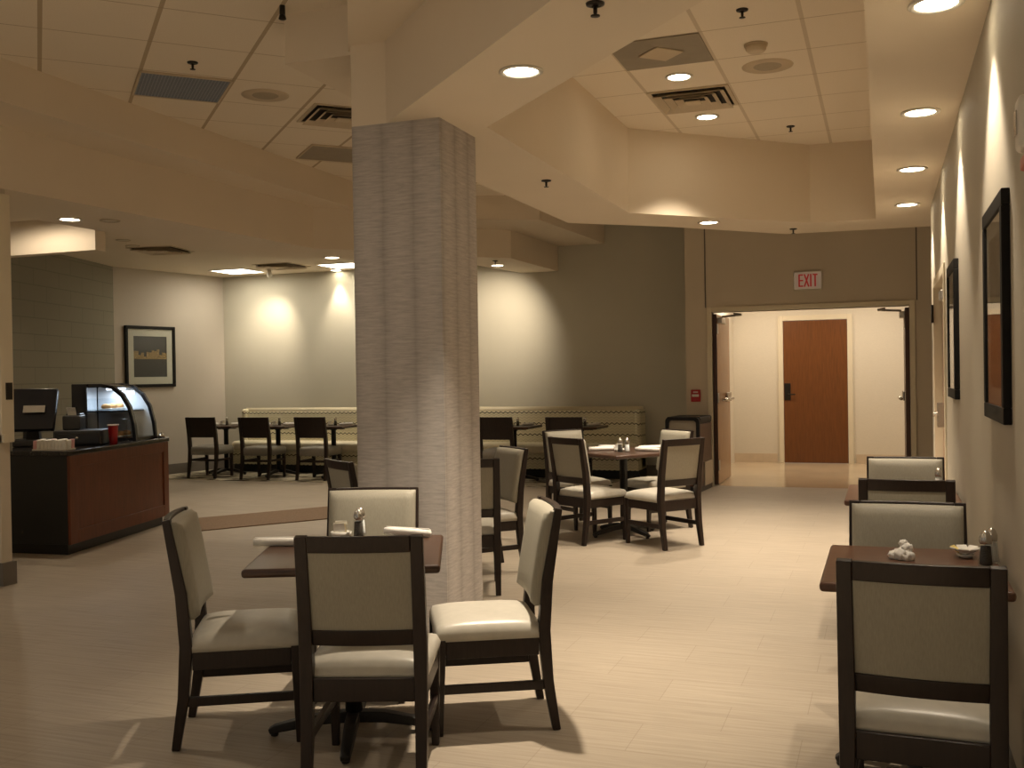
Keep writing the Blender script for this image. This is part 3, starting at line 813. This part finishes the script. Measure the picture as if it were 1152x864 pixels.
# ------------------------------------------------------------------ service counter
A, B_, Dp, Cp = (-6.25, 6.53), (-6.66, 8.26), (-7.7, 6.40), (-7.9, 8.1)
def off(poly, d):
    cx = sum(p[0] for p in poly) / len(poly); cy = sum(p[1] for p in poly) / len(poly)
    return [(cx + (x - cx) * (1 + d), cy + (y - cy) * (1 + d)) for x, y in poly]
foot = [A, B_, Cp, Dp]
ct = thing('service_counter', 'service counter with cherry wood side and black front', 'counter', (-7.1, 7.3, 0))
inv = Matrix.Translation((7.1, -7.3, 0))
def loc(mb): mb.v = [tuple(inv @ Vector(v)) for v in mb.v]; return mb
loc(MB().prism(off(foot, -.05), 0, .09)).build('toe_kick', 'black', ct)
loc(MB().prism(foot, .09, .815)).build('carcass', 'black', ct, bevel=.004)
loc(MB().prism(off(foot, .035), .815, .855)).build('countertop', 'counter_stone', ct, bevel=.008)
ux, uy = B_[0] - A[0], B_[1] - A[1]; LL = math.hypot(ux, uy); ux /= LL; uy /= LL; nx, ny = uy, -ux
def panel_quad(s0, s1, z0, z1, o0, o1):
    P = lambda s, o: (A[0] + ux * s + nx * o, A[1] + uy * s + ny * o)
    return loc(MB().prism([P(s0, o0), P(s1, o0), P(s1, o1), P(s0, o1)], z0, z1))
pn = panel_quad(.0, LL, .09, .815, .001, .012).build('side_panel', 'cherry', ct)
for s0, s1, z0, z1 in ((.0, .12, .09, .815), (LL - .10, LL, .09, .815), (.12, LL - .10, .72, .815), (.12, LL - .10, .09, .20)):
    panel_quad(s0, s1, z0, z1, .012, .022).build('panel_rail', 'cherry', pn, bevel=.003)
cz = .8552
def cpos(s, o): return (A[0] + ux * s - nx * o, A[1] + uy * s - ny * o)
rzc = math.atan2(uy, ux) - math.pi / 2   # local +y runs along the cherry side
# packet box
x, y = -6.47, 6.62
pb = thing('packet_tray', 'tray of white sweetener packets on the counter corner', 'tray', (x, y, cz), R(12))
MB().box(-.15, .15, -.075, .075, 0, .012).build('tray', 'white_plastic', pb, bevel=.003)
for r_ in range(3):
    for c_ in range(9):
        MB().sweep([(-.130 + c_ * .0325, -.048 + r_ * .048, .012), (-.130 + c_ * .0325 + .004, -.050 + r_ * .048, .082 + .004 * ((c_ * 7 + r_) % 3))], (.030, .038)).build('packet', 'white_paper' if (c_ * 2 + r_) % 9 else 'pink_paper', pb, bevel=.003)
# cash drawer / printer
x, y = -6.72, 7.21
cd = thing('cash_drawer', 'wide black cash drawer under the register', 'cash drawer', (x, y, cz), R(-62))
MB().box(-.17, .17, -.20, .20, .008, .135).build('drawer_body', 'charcoal', cd, bevel=.008)
MB().box(.1702, .178, -.185, .185, .02, .11).build('drawer_front', 'black_gloss', cd, bevel=.003)
MB().lathe([(.012, .0), (.012, .006)], (0, 0, 0), 12).build('lock', 'chrome', cd)
cd.children[-1].location = (.179, .0, .07); cd.children[-1].rotation_euler = (0, R(90), 0)
for sx in (-.14, .14):
    for sy in (-.16, .16): MB().lathe([(.014, 0), (.014, .009)], (sx, sy, 0), 10).build('foot', 'black', cd)
pr = thing('receipt_printer', 'black receipt printer with paper on the cash drawer', 'printer', (x - .07, y - .02, cz + .1354), R(-62))
MB().box(-.10, .10, -.075, .075, 0, .13).build('printer_body', 'charcoal', pr, bevel=.014)
MB().box(-.10, .03, -.06, .06, .13, .145).build('printer_lid', 'black_gloss', pr, bevel=.006)
MB().sweep([(.06, 0, .128), (.075, 0, .165), (.10, 0, .20)], (.075, .0015), (0, 1, 0)).build('receipt_paper', 'white_paper', pr)
# register monitor facing away
pm = thing('register_terminal', 'black touch screen register turned away on the counter', 'register', (-7.06, 6.98, cz), R(-62))
MB().box(-.15, .13, -.13, .13, 0, .06).build('terminal_base', 'charcoal', pm, bevel=.012)
MB().sweep([(-.04, 0, .05), (-.02, 0, .16), (.03, 0, .24)], [(.12, .08), (.10, .06), (.10, .05)], (0, 1, 0)).build('stand_neck', 'charcoal', pm, bevel=.008)
MB().sweep([(.10, 0, .14), (-.06, 0, .50)], (.42, .06), (0, 1, 0)).build('screen_housing', 'black_gloss', pm, bevel=.012)
MB().sweep([(.085, .04, .30), (.058, .04, .36)], (.18, .004), (0, 1, 0)).build('spec_plate', 'panel_grey', pm)
cdp = thing('card_reader', 'small customer display block beside the register', 'card reader', (-7.38, 7.20, cz), R(-62))
MB().box(-.07, .07, -.06, .06, 0, .05).build('reader_base', 'charcoal', cdp, bevel=.008)
MB().sweep([(-.02, 0, .04), (-.02, 0, .22)], (.03, .03)).box(-.06, .03, -.10, .10, .21, .31).build('reader_head', 'charcoal', cdp, bevel=.008)
# red cup stack
def red_cups(x, y, label):
    t = thing('red_cup', label, 'cup', (x, y, cz))
    MB().lathe([(.034, 0), (.044, .165), (.047, .168), (.047, .175), (.041, .172), (.031, .006)], n=20).build('cup_body', 'red_plastic', t)
    MB().lathe([(.048, .166), (.050, .172), (.048, .178), (.044, .178)], n=20, cap=False).build('rolled_rim', 'white_plastic', t)
    return t
red_cups(-6.475, 7.32, 'red plastic cup on the counter before the pastry case')
pcx, pcy = -6.50, 7.52
hs = thing('clear_pedestal_stand', 'clear round pedestal stand on the counter beside the red cup', 'stand', (pcx, pcy, cz))
MB().lathe([(.065, 0), (.065, .006), (.010, .014), (.006, .03), (.006, .20), (.012, .21)], n=20).build('stem', 'clear_plastic', hs)
MB().lathe([(.03, .21), (.034, .214), (.03, .218)], n=16).build('top_disc', 'clear_plastic', hs)
# pastry case: black end frames, curved glass, shelf, goods
PCX, PCY = -6.965, 7.90
pc = thing('pastry_case', 'black framed pastry display case with curved glass', 'display case', (PCX, PCY, cz), rzc)
W2, D2, H2 = .30, .40, .54          # local x: depth to the front (+x), y: along the counter
prof = [(-.30, .0), (-.30, .50), (-.28, .535), (-.02, .54), (.10, .52), (.20, .44), (.27, .32), (.31, .16), (.325, .0)]
def case_frame(y0, y1, wdt=.032):
    mb = MB(); n = len(prof)
    inner = [(-.27, .03), (-.27, .49), (-.26, .505), (-.03, .508), (.085, .488), (.175, .415), (.242, .305), (.280, .155), (.293, .03)]
    vs = [(x, y, z) for y in (y0, y1) for x, z in prof] + [(x, y, z) for y in (y0, y1) for x, z in inner]
    fs = []
    for i in range(n):
        j = (i + 1) % n
        fs += [(i, j, n + j, n + i), (2 * n + i, 3 * n + i, 3 * n + j, 2 * n + j), (i, 2 * n + i, 2 * n + j, j), (n + i, n + j, 3 * n + j, 3 * n + i)]
    return mb.add(vs, fs)
case_frame(-.22, -.175).build('end_frame', 'black_gloss', pc)
case_frame(.185, .22).build('end_frame', 'black_gloss', pc)
el = MB().prism([(x, z) for x, z in prof], 0, .008); el.v = [(x * .97, .186 + z, y * .97 + .004) for x, y, z in el.v]; el.build('end_liner', 'case_white', pc)
MB().box(-.284, -.280, -.18, .18, .03, .50).build('rear_liner', 'case_white', pc)
MB().box(-.30, .325, -.185, .185, 0, .03).build('case_base', 'black_gloss', pc)
MB().box(-.30, -.06, -.185, .185, .505, .54).build('case_top', 'black_gloss', pc, bevel=.004)
MB().box(-.30, -.285, -.185, .185, .03, .505).build('rear_door', 'charcoal', pc)
MB().box(-.30, -.15, -.245, -.2205, .0, .54).build('corner_post', 'black_gloss', pc, bevel=.008)
gm = MB(); g = prof[3:]
vs = [(x - .012, y, z - .008) for y in (-.185, .185) for x, z in g] + [(x - .016, y, z - .011) for y in (-.185, .185) for x, z in g]
n = len(g); fs = [(i, i + 1, n + i + 1, n + i) for i in range(n - 1)] + [(2 * n + i, 3 * n + i, 3 * n + i + 1, 2 * n + i + 1) for i in range(n - 1)]
gm.add(vs, fs, True).build('front_glass', 'glass', pc)
MB().box(-.27, .24, -.205, -.201, .03, .40).build('end_glass', 'glass', pc)
MB().box(-.26, .20, -.182, .182, .285, .295).build('shelf', 'glass', pc)
MB().box(-.262, .205, -.183, .183, .270, .284).build('shelf_rail', 'black_gloss', pc)
MB().tube([(.02, -.17, .488), (.02, .17, .488)], .011, 10).build('case_lamp', 'case_light', pc)
import mathutils
rc = Matrix.Rotation(rzc, 3, 'Z')
def in_case(x, y, z):
    v = rc @ Vector((x, y, 0)); return (PCX + v.x, PCY + v.y, cz + z)
def pastry():
    t = thing('pastry', None, None)
    MB().lathe([(.03, 0), (.045, .012), (.048, .026), (.036, .042), (.015, .050)], n=14).build('crust', 'bread', t)
    MB().lathe([(.048, -.004), (.055, .0), (.055, .004), (.045, .004)], n=14).build('paper_liner', 'white_paper', t)
    return t
k = 0
for px_ in (-.12, .05):
    for py_ in (-.12, .0, .12):
        place(pastry, in_case(px_, py_, .0345 if px_ > -1 else 0), 0, ('front' if px_ > 0 else 'rear') + ' row pastry in the display case, ' + ['first', 'second', 'third'][k % 3] + ' from the register', 'pastry', 'pastries in the display case')
        k += 1
for i, py_ in enumerate((-.12, .0, .12)):
    place(pastry, in_case(-.02, py_, .2995), 0, ['pastry on the upper case shelf nearest the register', 'pastry in the middle of the upper case shelf', 'pastry at the far end of the upper case shelf'][i], 'pastry', 'pastries in the display case')
ns = thing('chrome_bell', 'small chrome service bell near the counter end', 'bell', (-6.66, 8.19, cz))
MB().lathe([(.036, 0), (.036, .008)], n=20).build('bell_base', 'black', ns)
MB().lathe([(.033, .010), (.031, .026), (.020, .042), (.006, .048)], n=20).build('dome', 'chrome', ns)
MB().lathe([(.005, .046), (.005, .056)], n=8).build('button', 'chrome', ns)

# ------------------------------------------------------------------ litter bin
lb = thing('waste_bin', 'dark wood waste bin with black opening hood beside the double doors', 'bin', (-2.215, 12.30, 0), R(-4))
MB().box(-.20, .20, -.33, .30, 0, .06).build('bin_plinth', 'black', lb)
MB().box(-.20, .20, -.30, .30, .06, .80).build('cabinet', 'door_dark', lb, bevel=.004)
MB().box(.2001, .215, -.12, .28, .06, .34).build('steel_panel', 'steel', lb, bevel=.003)
def rr(w, z0, z1, r=.05, n=5):
    pts = []
    for cx, cz_, a0 in ((w - r, z0 + r, -90), (w - r, z1 - r, 0), (-w + r, z1 - r, 90), (-w + r, z0 + r, 180)):
        for i in range(n + 1):
            a = R(a0 + 90 * i / n); pts.append((cx + r * math.cos(a), cz_ + r * math.sin(a)))
    return pts
o_, i_ = rr(.205, .46, .885), rr(.165, .52, .845, .035); n = len(o_)
vs = [(x, y, z) for y in (-.345, -.30) for x, z in o_] + [(x, y, z) for y in (-.345, -.315) for x, z in i_]
fs = []
for q in range(n):
    j = (q + 1) % n
    fs += [(q, j, n + j, n + q), (2 * n + q, 3 * n + q, 3 * n + j, 2 * n + j), (q, 2 * n + q, 2 * n + j, j)]
hood = MB().add(vs, fs).build('hood_frame', 'hood_black', lb)
MB().prism([(x, z) for x, z in i_], .0, .004)
MB().add([(x, -.312, z) for x, z in i_] + [(x, -.302, z) for x, z in i_], [tuple(range(n)), tuple(range(n, 2 * n))[::-1]] + [(q, (q + 1) % n, n + (q + 1) % n, n + q) for q in range(n)]).build('opening_liner', 'panel_grey', lb)
MB().box(-.205, .205, -.30, .30, .80, .885).build('bin_top', 'hood_black', lb, bevel=.02, seg=3)
MB().box(-.19, .19, -.306, -.300, .08, .44).build('bin_door', 'door_dark', lb, bevel=.003)

# ------------------------------------------------------------------ wall things
def picture(name, label, loc, rz, w, h, art, fw=.055, mw=.10, depth=.035):
    """local frame: x along the wall, -y towards the room"""
    t = thing(name, label, 'picture', loc, rz)
    mb = MB()
    for (x0, x1, z0, z1) in ((-w / 2, w / 2, h / 2 - fw, h / 2), (-w / 2, w / 2, -h / 2, -h / 2 + fw), (-w / 2, -w / 2 + fw, -h / 2 + fw, h / 2 - fw), (w / 2 - fw, w / 2, -h / 2 + fw, h / 2 - fw)):
        mb.box(x0, x1, -depth, 0, z0, z1)
    mb.build('frame', 'frame_black', t, bevel=.004)
    a, b_ = w / 2 - fw, h / 2 - fw
    mb = MB()
    for (x0, x1, z0, z1) in ((-a, a, b_ - mw, b_), (-a, a, -b_, -b_ + mw), (-a, -a + mw, -b_ + mw, b_ - mw), (a - mw, a, -b_ + mw, b_ - mw)):
        mb.box(x0, x1, -.016, -.011, z0, z1)
    mb.build('mat_board', 'mat_board', t)
    MB().box(-a + mw - .005, a - mw + .005, -.011, -.006, -b_ + mw - .005, b_ - mw + .005).build('print', art, t)
    MB().box(-a, a, -.021, -.019, -b_, b_).build('glazing', 'glass', t)
    return t
wa = math.atan2(13.75 - 11.71, -9.92 + 10.31)
pxx = -10.31 + .615 * math.cos(wa) ; pyy = 11.71 + .615 * math.sin(wa)
picture('framed_picture', 'black framed night view print on the far left wall', (pxx + .004 * math.sin(wa), pyy - .004 * math.cos(wa), 1.77), wa, .90, .90, 'night', .045, .105)
picture('framed_picture', 'nearest black framed picture on the right wall', (XW, 3.985, 1.615), R(-90), .67, .77, 'art_reflect', .055, .06, .027)
picture('framed_picture', 'smaller looking black framed picture on the right wall near the far door', (XW, 6.36, 1.63), R(-90), .64, .77, 'art_reflect', .055, .06, .027)

ex = thing('exit_sign', 'lit white exit sign with red letters above the double doors', 'sign', (-.84, YD, 2.49))
MB().box(-.165, .165, -.045, 0, -.11, .11).build('sign_box', 'white_plastic', ex, bevel=.006)
M['exit_face'] = emit('exit_face', (1., .80, .62), .05); M['exit_face'].node_tree.nodes['Principled BSDF'].inputs['Base Color'].default_value = (.50, .42, .33, 1)
MB().box(-.15, .15, -.047, -.045, -.095, .095).build('sign_face', 'exit_face', ex)
def letters():
    mb = MB(); h = .075; y0, y1 = -.050, -.0471
    def bar(x0, z0, x1, z1, w=.016):
        mb.sweep([(x0, (y0 + y1) / 2, z0), (x1, (y0 + y1) / 2, z1)], (abs(y1 - y0), w), (0, 1, 0))
    bar(-.098, -h, -.098, h, .018)
    for z in (-h + .008, 0, h - .008): bar(-.098, z, -.052, z)
    bar(-.038, -h, .012, h, .017); bar(.012, -h, -.038, h, .017)
    bar(.036, -h, .036, h, .018)
    bar(.086, -h, .086, h, .018); bar(.058, h - .008, .114, h - .008)
    return mb
M['exit_red'] = emit('exit_red', (.9, .05, .03), .08); M['exit_red'].node_tree.nodes['Principled BSDF'].inputs['Base Color'].default_value = (.4, .02, .02, 1)
letters().build('lettering', 'exit_red', ex)

fp = thing('fire_alarm_pull', 'red fire alarm pull station left of the double doors', 'fire alarm', (-2.20, YD, 1.12))
MB().box(-.058, .058, -.04, 0, -.075, .075).build('alarm_body', 'red_plastic', fp, bevel=.006)
MB().box(-.042, .042, -.052, -.04, -.012, .018).build('pull_handle', 'white_plastic', fp, bevel=.003)
MB().box(-.03, .03, -.042, -.04, .038, .052).build('alarm_plate', 'white_plastic', fp)

fs_ = thing('fire_strobe', 'white fire alarm strobe with a red lower edge high on the right wall', 'fire alarm', (XW, 2.95, 2.04))
MB().box(-.022, 0, -.055, .055, -.07, .09).build('strobe_plate', 'white_plastic', fs_, bevel=.006)
MB().box(-.045, 0, -.05, .05, -.105, -.0705).build('strobe_base', 'red_plastic', fs_, bevel=.006)
MB().sweep([(-.040, 0, -.06), (-.040, 0, .08)], [(.085, .035), (.085, .035)], (0, 1, 0)).build('strobe_lens', 'white_plastic', fs_, bevel=.014, seg=3)
MB().box(-.062, -.0578, -.018, .018, -.02, .045).build('flash_tube', 'chrome', fs_, bevel=.002)

# ------------------------------------------------------------------ ceiling things
def light(name, kind, loc, power, color=(1., .80, .55), **kw):
    d = bpy.data.lights.new(name, kind); d.energy = power; d.color = color
    for k_, v in kw.items(): setattr(d, k_, v)
    o = bpy.data.objects.new(name, d); col.objects.link(o); o.location = loc
    return o
def lit_downlight():
    t = thing('downlight', None, None)
    MB().lathe([(.075, -.001), (.098, -.001), (.100, -.006), (.094, -.010), (.078, -.008), (.075, -.001)], n=32, cap=False).build('trim_ring', 'white_plastic', t)
    MB().lathe([(.0, -.0015), (.076, -.0015), (.076, -.004), (.0, -.005)], n=32, cap=False).build('lens', 'lamp', t)
    return t
def downlight(x, y, z, label, power, size=100, blend=.5, target=None, group='lit downlights', color=(1., .84, .645)):
    t = place(lit_downlight, (x, y, z), 0, label, 'ceiling light', group)
    if power:
        l = light('lamp_beam', 'SPOT', (x, y, z - .03), power, color, spot_size=R(size), spot_blend=blend, shadow_soft_size=.035)
        if target:
            v = Vector(target) - Vector((x, y, z)); l.rotation_euler = v.to_track_quat('-Z', 'Y').to_euler()
    return t
P = 1.0
for y, l, pw in ((4.13, 'nearest downlight in the soffit along the right wall', 50), (5.84, 'second downlight along the right wall', 50),
             (7.48, 'third downlight along the right wall', 50), (9.08, 'fourth and farthest downlight along the right wall', 50)):
    downlight(.20, y, ZS, l, pw * P, 86, .5)
downlight(-1.48, 9.35, ZS, 'downlight in the far chamfer of the soffit ring', 125 * P, 128, 1.)
downlight(-1.51, 4.32, ZS, 'large downlight right of the column head', 240 * P, 78, 1.)
downlight(-1.33, 7.17, ZT, 'nearer downlight in the right tile recess', 178 * P, 92, .8)
downlight(-1.33, 8.38, ZT, 'farther downlight in the right tile recess', 178 * P, 92, .8)
downlight(-6.38, 6.75, ZS, 'downlight in the left soffit above the counter', 30 * P, 100, .5)
downlight(-5.85, 10.15, ZS, 'downlight in the left soffit just left of the column', 90 * P, 100, .5)
downlight(-4.78, 12.6, 2.87, 'downlight under the bulkhead above the bench', 75 * P, 90, 1., (-5.3, 13.75, 2.0))
downlight(-7.80, 13.64, ZB, 'narrow wall washing downlight above the bench left of the column', 50 * P, 58, .7)
# unseen lamps added above and behind the viewer for fill and ceiling bounce
downlight(-4.3, 3.3, ZT, 'added downlight of the left recess, out of view above the left edge', 48 * P, 150, 1.)
for x, y, z, l in ((-1.4, .2, ZT, 'added downlight of the left recess behind us to the left'), (-3.0, .6, ZT, 'added downlight of the left recess, second one behind us'),
                   (-4.5, 1.3, ZT, 'added downlight of the left recess, third one behind us'), (-.05, .7, ZM, 'added downlight in the front soffit behind us')):
    downlight(x, y, z, l, 330 * P, 58, .6)
# hidden lamp added behind the soffit to light the counter bulkhead
downlight(-7.70, 7.35, ZB, 'added downlight over the work side of the counter, hidden behind the soffit', 19 * P, 178, .3)
sl = thing('spotlight', 'small adjustable spotlight on the low ceiling aimed at the back wall', 'ceiling light', (-8.62, 13.10, ZB))
MB().lathe([(.05, .001), (.05, -.012)], n=20).tube([(0, 0, -.01), (0, 0, -.05)], .009).build('spot_base', 'white_plastic', sl)
hd_ = MB().tube([(.03, -.05, -.035), (-.03, .05, -.085)], [.032, .04], 16).build('spot_head', 'white_plastic', sl)
MB().tube([(-.03, .05, -.085), (-.0305, .0508, -.0854)], .034, 16).build('spot_lens', 'lamp', hd_)
l_ = light('spot_beam', 'SPOT', (-8.66, 13.17, ZB - .10), 46, (1., .84, .645), spot_size=R(75), spot_blend=1., shadow_soft_size=.03)
l_.rotation_euler = (Vector((-9.08, 13.75, 2.0)) - l_.location).to_track_quat('-Z', 'Y').to_euler()

def unlit_downlight():
    t = thing('downlight', None, None)
    MB().lathe([(.06, -.001), (.082, -.001), (.084, -.006), (.078, -.010), (.064, -.008), (.06, -.001)], n=28, cap=False).build('trim_ring', 'vent_metal', t)
    MB().lathe([(.0, -.0015), (.061, -.0015), (.061, -.004), (.0, -.005)], n=28, cap=False).build('lens', 'lens_off', t)
    return t
place(unlit_downlight, (-6.14, 6.95, ZS), 0, 'unlit downlight right of the lit one in the left soffit', 'ceiling light', 'unlit downlights')
place(unlit_downlight, (-8.25, 9.55, ZB), 0, 'unlit round fitting on the low ceiling, nearer one of a pair', 'ceiling light', 'unlit downlights')
place(unlit_downlight, (-8.50, 10.0, ZB), 0, 'unlit round fitting on the low ceiling, farther one of a pair', 'ceiling light', 'unlit downlights')

def troffer():
    t = thing('ceiling_panel_light', None, None)
    MB().box(-.305, -.285, -.305, .305, -.012, .001).box(.285, .305, -.305, .305, -.012, .001).box(-.285, .285, -.305, -.285, -.012, .001).box(-.285, .285, .285, .305, -.012, .001).build('troffer_frame', 'white_plastic', t)
    MB().box(-.285, .285, -.285, .285, -.008, .001).build('troffer_lens', 'troffer', t)
    return t
place(troffer, (-9.15, 13.05, ZB), 0, 'lit square panel light above the left end of the bench', 'ceiling light', 'lit panel lights')
place(troffer, (-7.35, 13.1, ZB), 0, 'lit square panel light above the bench beside the column', 'ceiling light', 'lit panel lights')

def sprinkler():
    t = thing('sprinkler', None, None)
    MB().lathe([(.036, .002), (.034, -.007), (.014, -.012), (.012, .002)], n=16).build('escutcheon', 'bronze', t)
    MB().lathe([(.008, -.012), (.008, -.035), (.004, -.045)], n=8).build('sprinkler_head', 'bronze', t)
    MB().lathe([(.018, -.045), (.018, -.048)], n=10).build('deflector', 'bronze', t)
    return t
for x, y, z, l in ((-4.23, 5.58, ZT, 'sprinkler head in the left recess above the grey grille'), (-.98, 3.64, ZS, 'sprinkler head at the top edge near the large downlight'),
                   (-2.21, 6.82, ZS, 'sprinkler head in the soffit ring just right of the column'), (-.74, 5.99, ZT, 'nearer sprinkler head in the right tile recess'),
                   (-.72, 9.0, ZT, 'farther sprinkler head in the right tile recess'), (-.80, 10.15, ZS, 'sprinkler head in the far soffit before the exit sign'),
                   (-7.38, 9.02, ZB, 'sprinkler head on the low ceiling left of centre'), (-4.62, 12.1, 2.87, 'sprinkler head under the bulkhead above the bench')):
    place(sprinkler, (x, y, z), 0, l, 'sprinkler', 'ceiling sprinklers')
def pendant_pipe():
    t = thing('sprinkler_pipe', None, None)
    MB().lathe([(.016, -.05), (.016, .002)], n=10).build('drop_pipe', 'bronze', t)
    MB().lathe([(.012, -.08), (.022, -.075), (.016, -.05)], n=10).build('pipe_head', 'bronze', t)
    return t
place(pendant_pipe, (-3.13, 4.93, ZT), 0, 'dark drop pipe at the corner of the left recess', 'pipe')

def diffuser():
    t = thing('air_diffuser', None, None)
    MB().box(-.285, .285, -.285, .285, -.003, .001).build('diffuser_back', 'vent_dark', t)
    MB().box(-.30, .30, .272, .30, -.008, .001).box(-.30, .30, -.30, -.272, -.008, .001).box(-.30, -.272, -.272, .272, -.008, .001).box(.272, .30, -.272, .272, -.008, .001).build('diffuser_frame', 'vent_metal', t)
    for a in (.265, .195, .125):
        w_ = .045; mb = MB(); z0, z1 = -.034, -.004
        for k_ in range(4):
            q = [(-a, a, z0), (a, a, z0), (a - w_, a - w_, z1), (-a + w_, a - w_, z1)]
            q += [(x_, y_, z_ + .003) for x_, y_, z_ in q]
            m_ = Matrix.Rotation(k_ * math.pi / 2, 3, 'Z')
            mb.add([m_ @ Vector(p) for p in q], [(0, 1, 2, 3), (7, 6, 5, 4), (0, 4, 5, 1), (1, 5, 6, 2), (2, 6, 7, 3), (3, 7, 4, 0)])
        mb.build('louver_ring', 'vent_metal', t)
    MB().box(-.055, .055, -.055, .055, -.036, -.030).build('core_plate', 'vent_metal', t)
    return t
place(diffuser, (-1.335, 7.79, ZT), 0, 'square air diffuser between the two lamps of the right recess', 'air vent', 'square air diffusers')
place(diffuser, (-4.02, 7.18, ZT), R(45), 'square air diffuser in the left recess beside the column', 'air vent', 'square air diffusers')
place(diffuser, (-8.45, 10.45, ZB), R(10), 'flat square air diffuser on the low ceiling left of centre', 'air vent', 'square air diffusers')
place(diffuser, (-8.15, 12.7, ZB), 0, 'dark air diffuser on the low ceiling between the panel lights', 'air vent', 'square air diffusers')
rg = thing('return_grille', 'grey eggcrate return grille in the left recess', 'air vent', (-4.655, 6.01, ZT - .001), 0)
rp = MB().prism([(-.43, 0), (0, -.43), (.43, 0), (0, .43)], -.010, 0)
rp.build('grille_core', 'grille', rg)
fm = MB()
for k_ in range(4):
    a = R(45 + 90 * k_); m_ = Matrix.Rotation(a, 3, 'Z')
    b_ = MB().box(.292, .306, -.306, .306, -.014, 0); fm.add([m_ @ Vector(v) for v in b_.v], b_.f)
fm.build('grille_frame', 'vent_metal', rg)
rg2 = thing('return_grille', 'dark return grille at the far edge of the left recess by the column', 'air vent', (-4.75, 8.35, ZT - .001), 0)
MB().prism([(-.43, 0), (0, -.43), (.43, 0), (0, .43)], -.010, 0).build('grille_core', 'panel_grey', rg2)
fm2 = MB(); fm2.add(fm.v, fm.f); fm2.build('grille_frame', 'vent_metal', rg2)
dp = thing('air_return', 'dark square ceiling panel with a diamond plate in the right recess', 'air vent', (-1.335, 6.58, ZT - .001))
MB().box(-.295, .295, -.295, .295, -.006, 0).build('panel_plate', 'panel_grey', dp)
MB().prism([(-.15, 0), (0, -.15), (.15, 0), (0, .15)], -.016, -.006).build('diamond_plate', 'vent_metal', dp, bevel=.004)
def ceiling_speaker():
    t = thing('ceiling_speaker', None, None)
    MB().lathe([(.0, -.004), (.17, -.004), (.172, -.0005)], n=36, cap=False).build('speaker_rim', 'vent_metal', t)
    MB().lathe([(.0, -.012), (.085, -.009), (.095, -.004)], n=36, cap=False).build('speaker_grille', 'speaker_grey', t)
    return t
place(ceiling_speaker, (-.72, 7.16, ZT), 0, 'round ceiling speaker in the right tile recess', 'speaker', 'ceiling speakers')
place(ceiling_speaker, (-4.24, 6.43, ZT), 0, 'round ceiling speaker in the left recess right of the grille', 'speaker', 'ceiling speakers')
sd = thing('smoke_detector', 'cream smoke detector in the right tile recess', 'smoke detector', (-.74, 6.66, ZT))
MB().lathe([(.075, -.0005), (.075, -.012)], n=24).build('detector_base', 'vent_metal', sd)
MB().lathe([(.068, -.012), (.064, -.035), (.050, -.050), (.046, -.052)], n=24).build('detector_head', 'vent_metal', sd)

# ------------------------------------------------------------------ other light
for x in (-1.7, -.2, 1.6):
    light('hall_lamp', 'AREA', (x, 15.0, 2.70), 13.5, (1., .84, .65), size=.35)
for x, y in ((-9.15, 13.05), (-7.35, 13.1)):
    light('panel_lamp', 'AREA', (x, y, ZB - .03), 6.5, (1., .88, .68), size=.5)
lc = light('case_strip', 'AREA', (-6.95, 7.90, cz + .47), 2.0, (.75, .88, 1.), size=.3)
wd = bpy.data.worlds.new('World'); scene.world = wd; wd.use_nodes = True
wd.node_tree.nodes['Background'].inputs[0].default_value = (1., .90, .74, 1)
wd.node_tree.nodes['Background'].inputs[1].default_value = .15

# ------------------------------------------------------------------ camera
yaw, pitch, roll, fpx = R(20.05969937), R(.53083677), R(-.91494437), 1145.2857
cy, sy = math.cos(yaw), math.sin(yaw)
f0 = Vector((-sy, cy, 0)); r0 = Vector((cy, sy, 0)); u0 = Vector((0, 0, 1))
fw = math.cos(pitch) * f0 - math.sin(pitch) * u0; up = math.cos(pitch) * u0 + math.sin(pitch) * f0
rt = math.cos(roll) * r0 + math.sin(roll) * up; uu = math.cos(roll) * up - math.sin(roll) * r0
cd_ = bpy.data.cameras.new('camera'); cam = bpy.data.objects.new('camera', cd_); col.objects.link(cam)
m3 = Matrix((rt, uu, -fw)).transposed()
cam.matrix_world = Matrix.Translation((0, 0, 1.42)) @ m3.to_4x4()
cd_.sensor_width = 36; cd_.lens = 36 * fpx / 1152; cd_.clip_start = .02
scene.camera = cam
vs_ = scene.view_settings
vs_.view_transform = 'Standard'; vs_.look = 'None'; vs_.gamma = 1; vs_.use_curve_mapping = False; vs_.exposure = .72
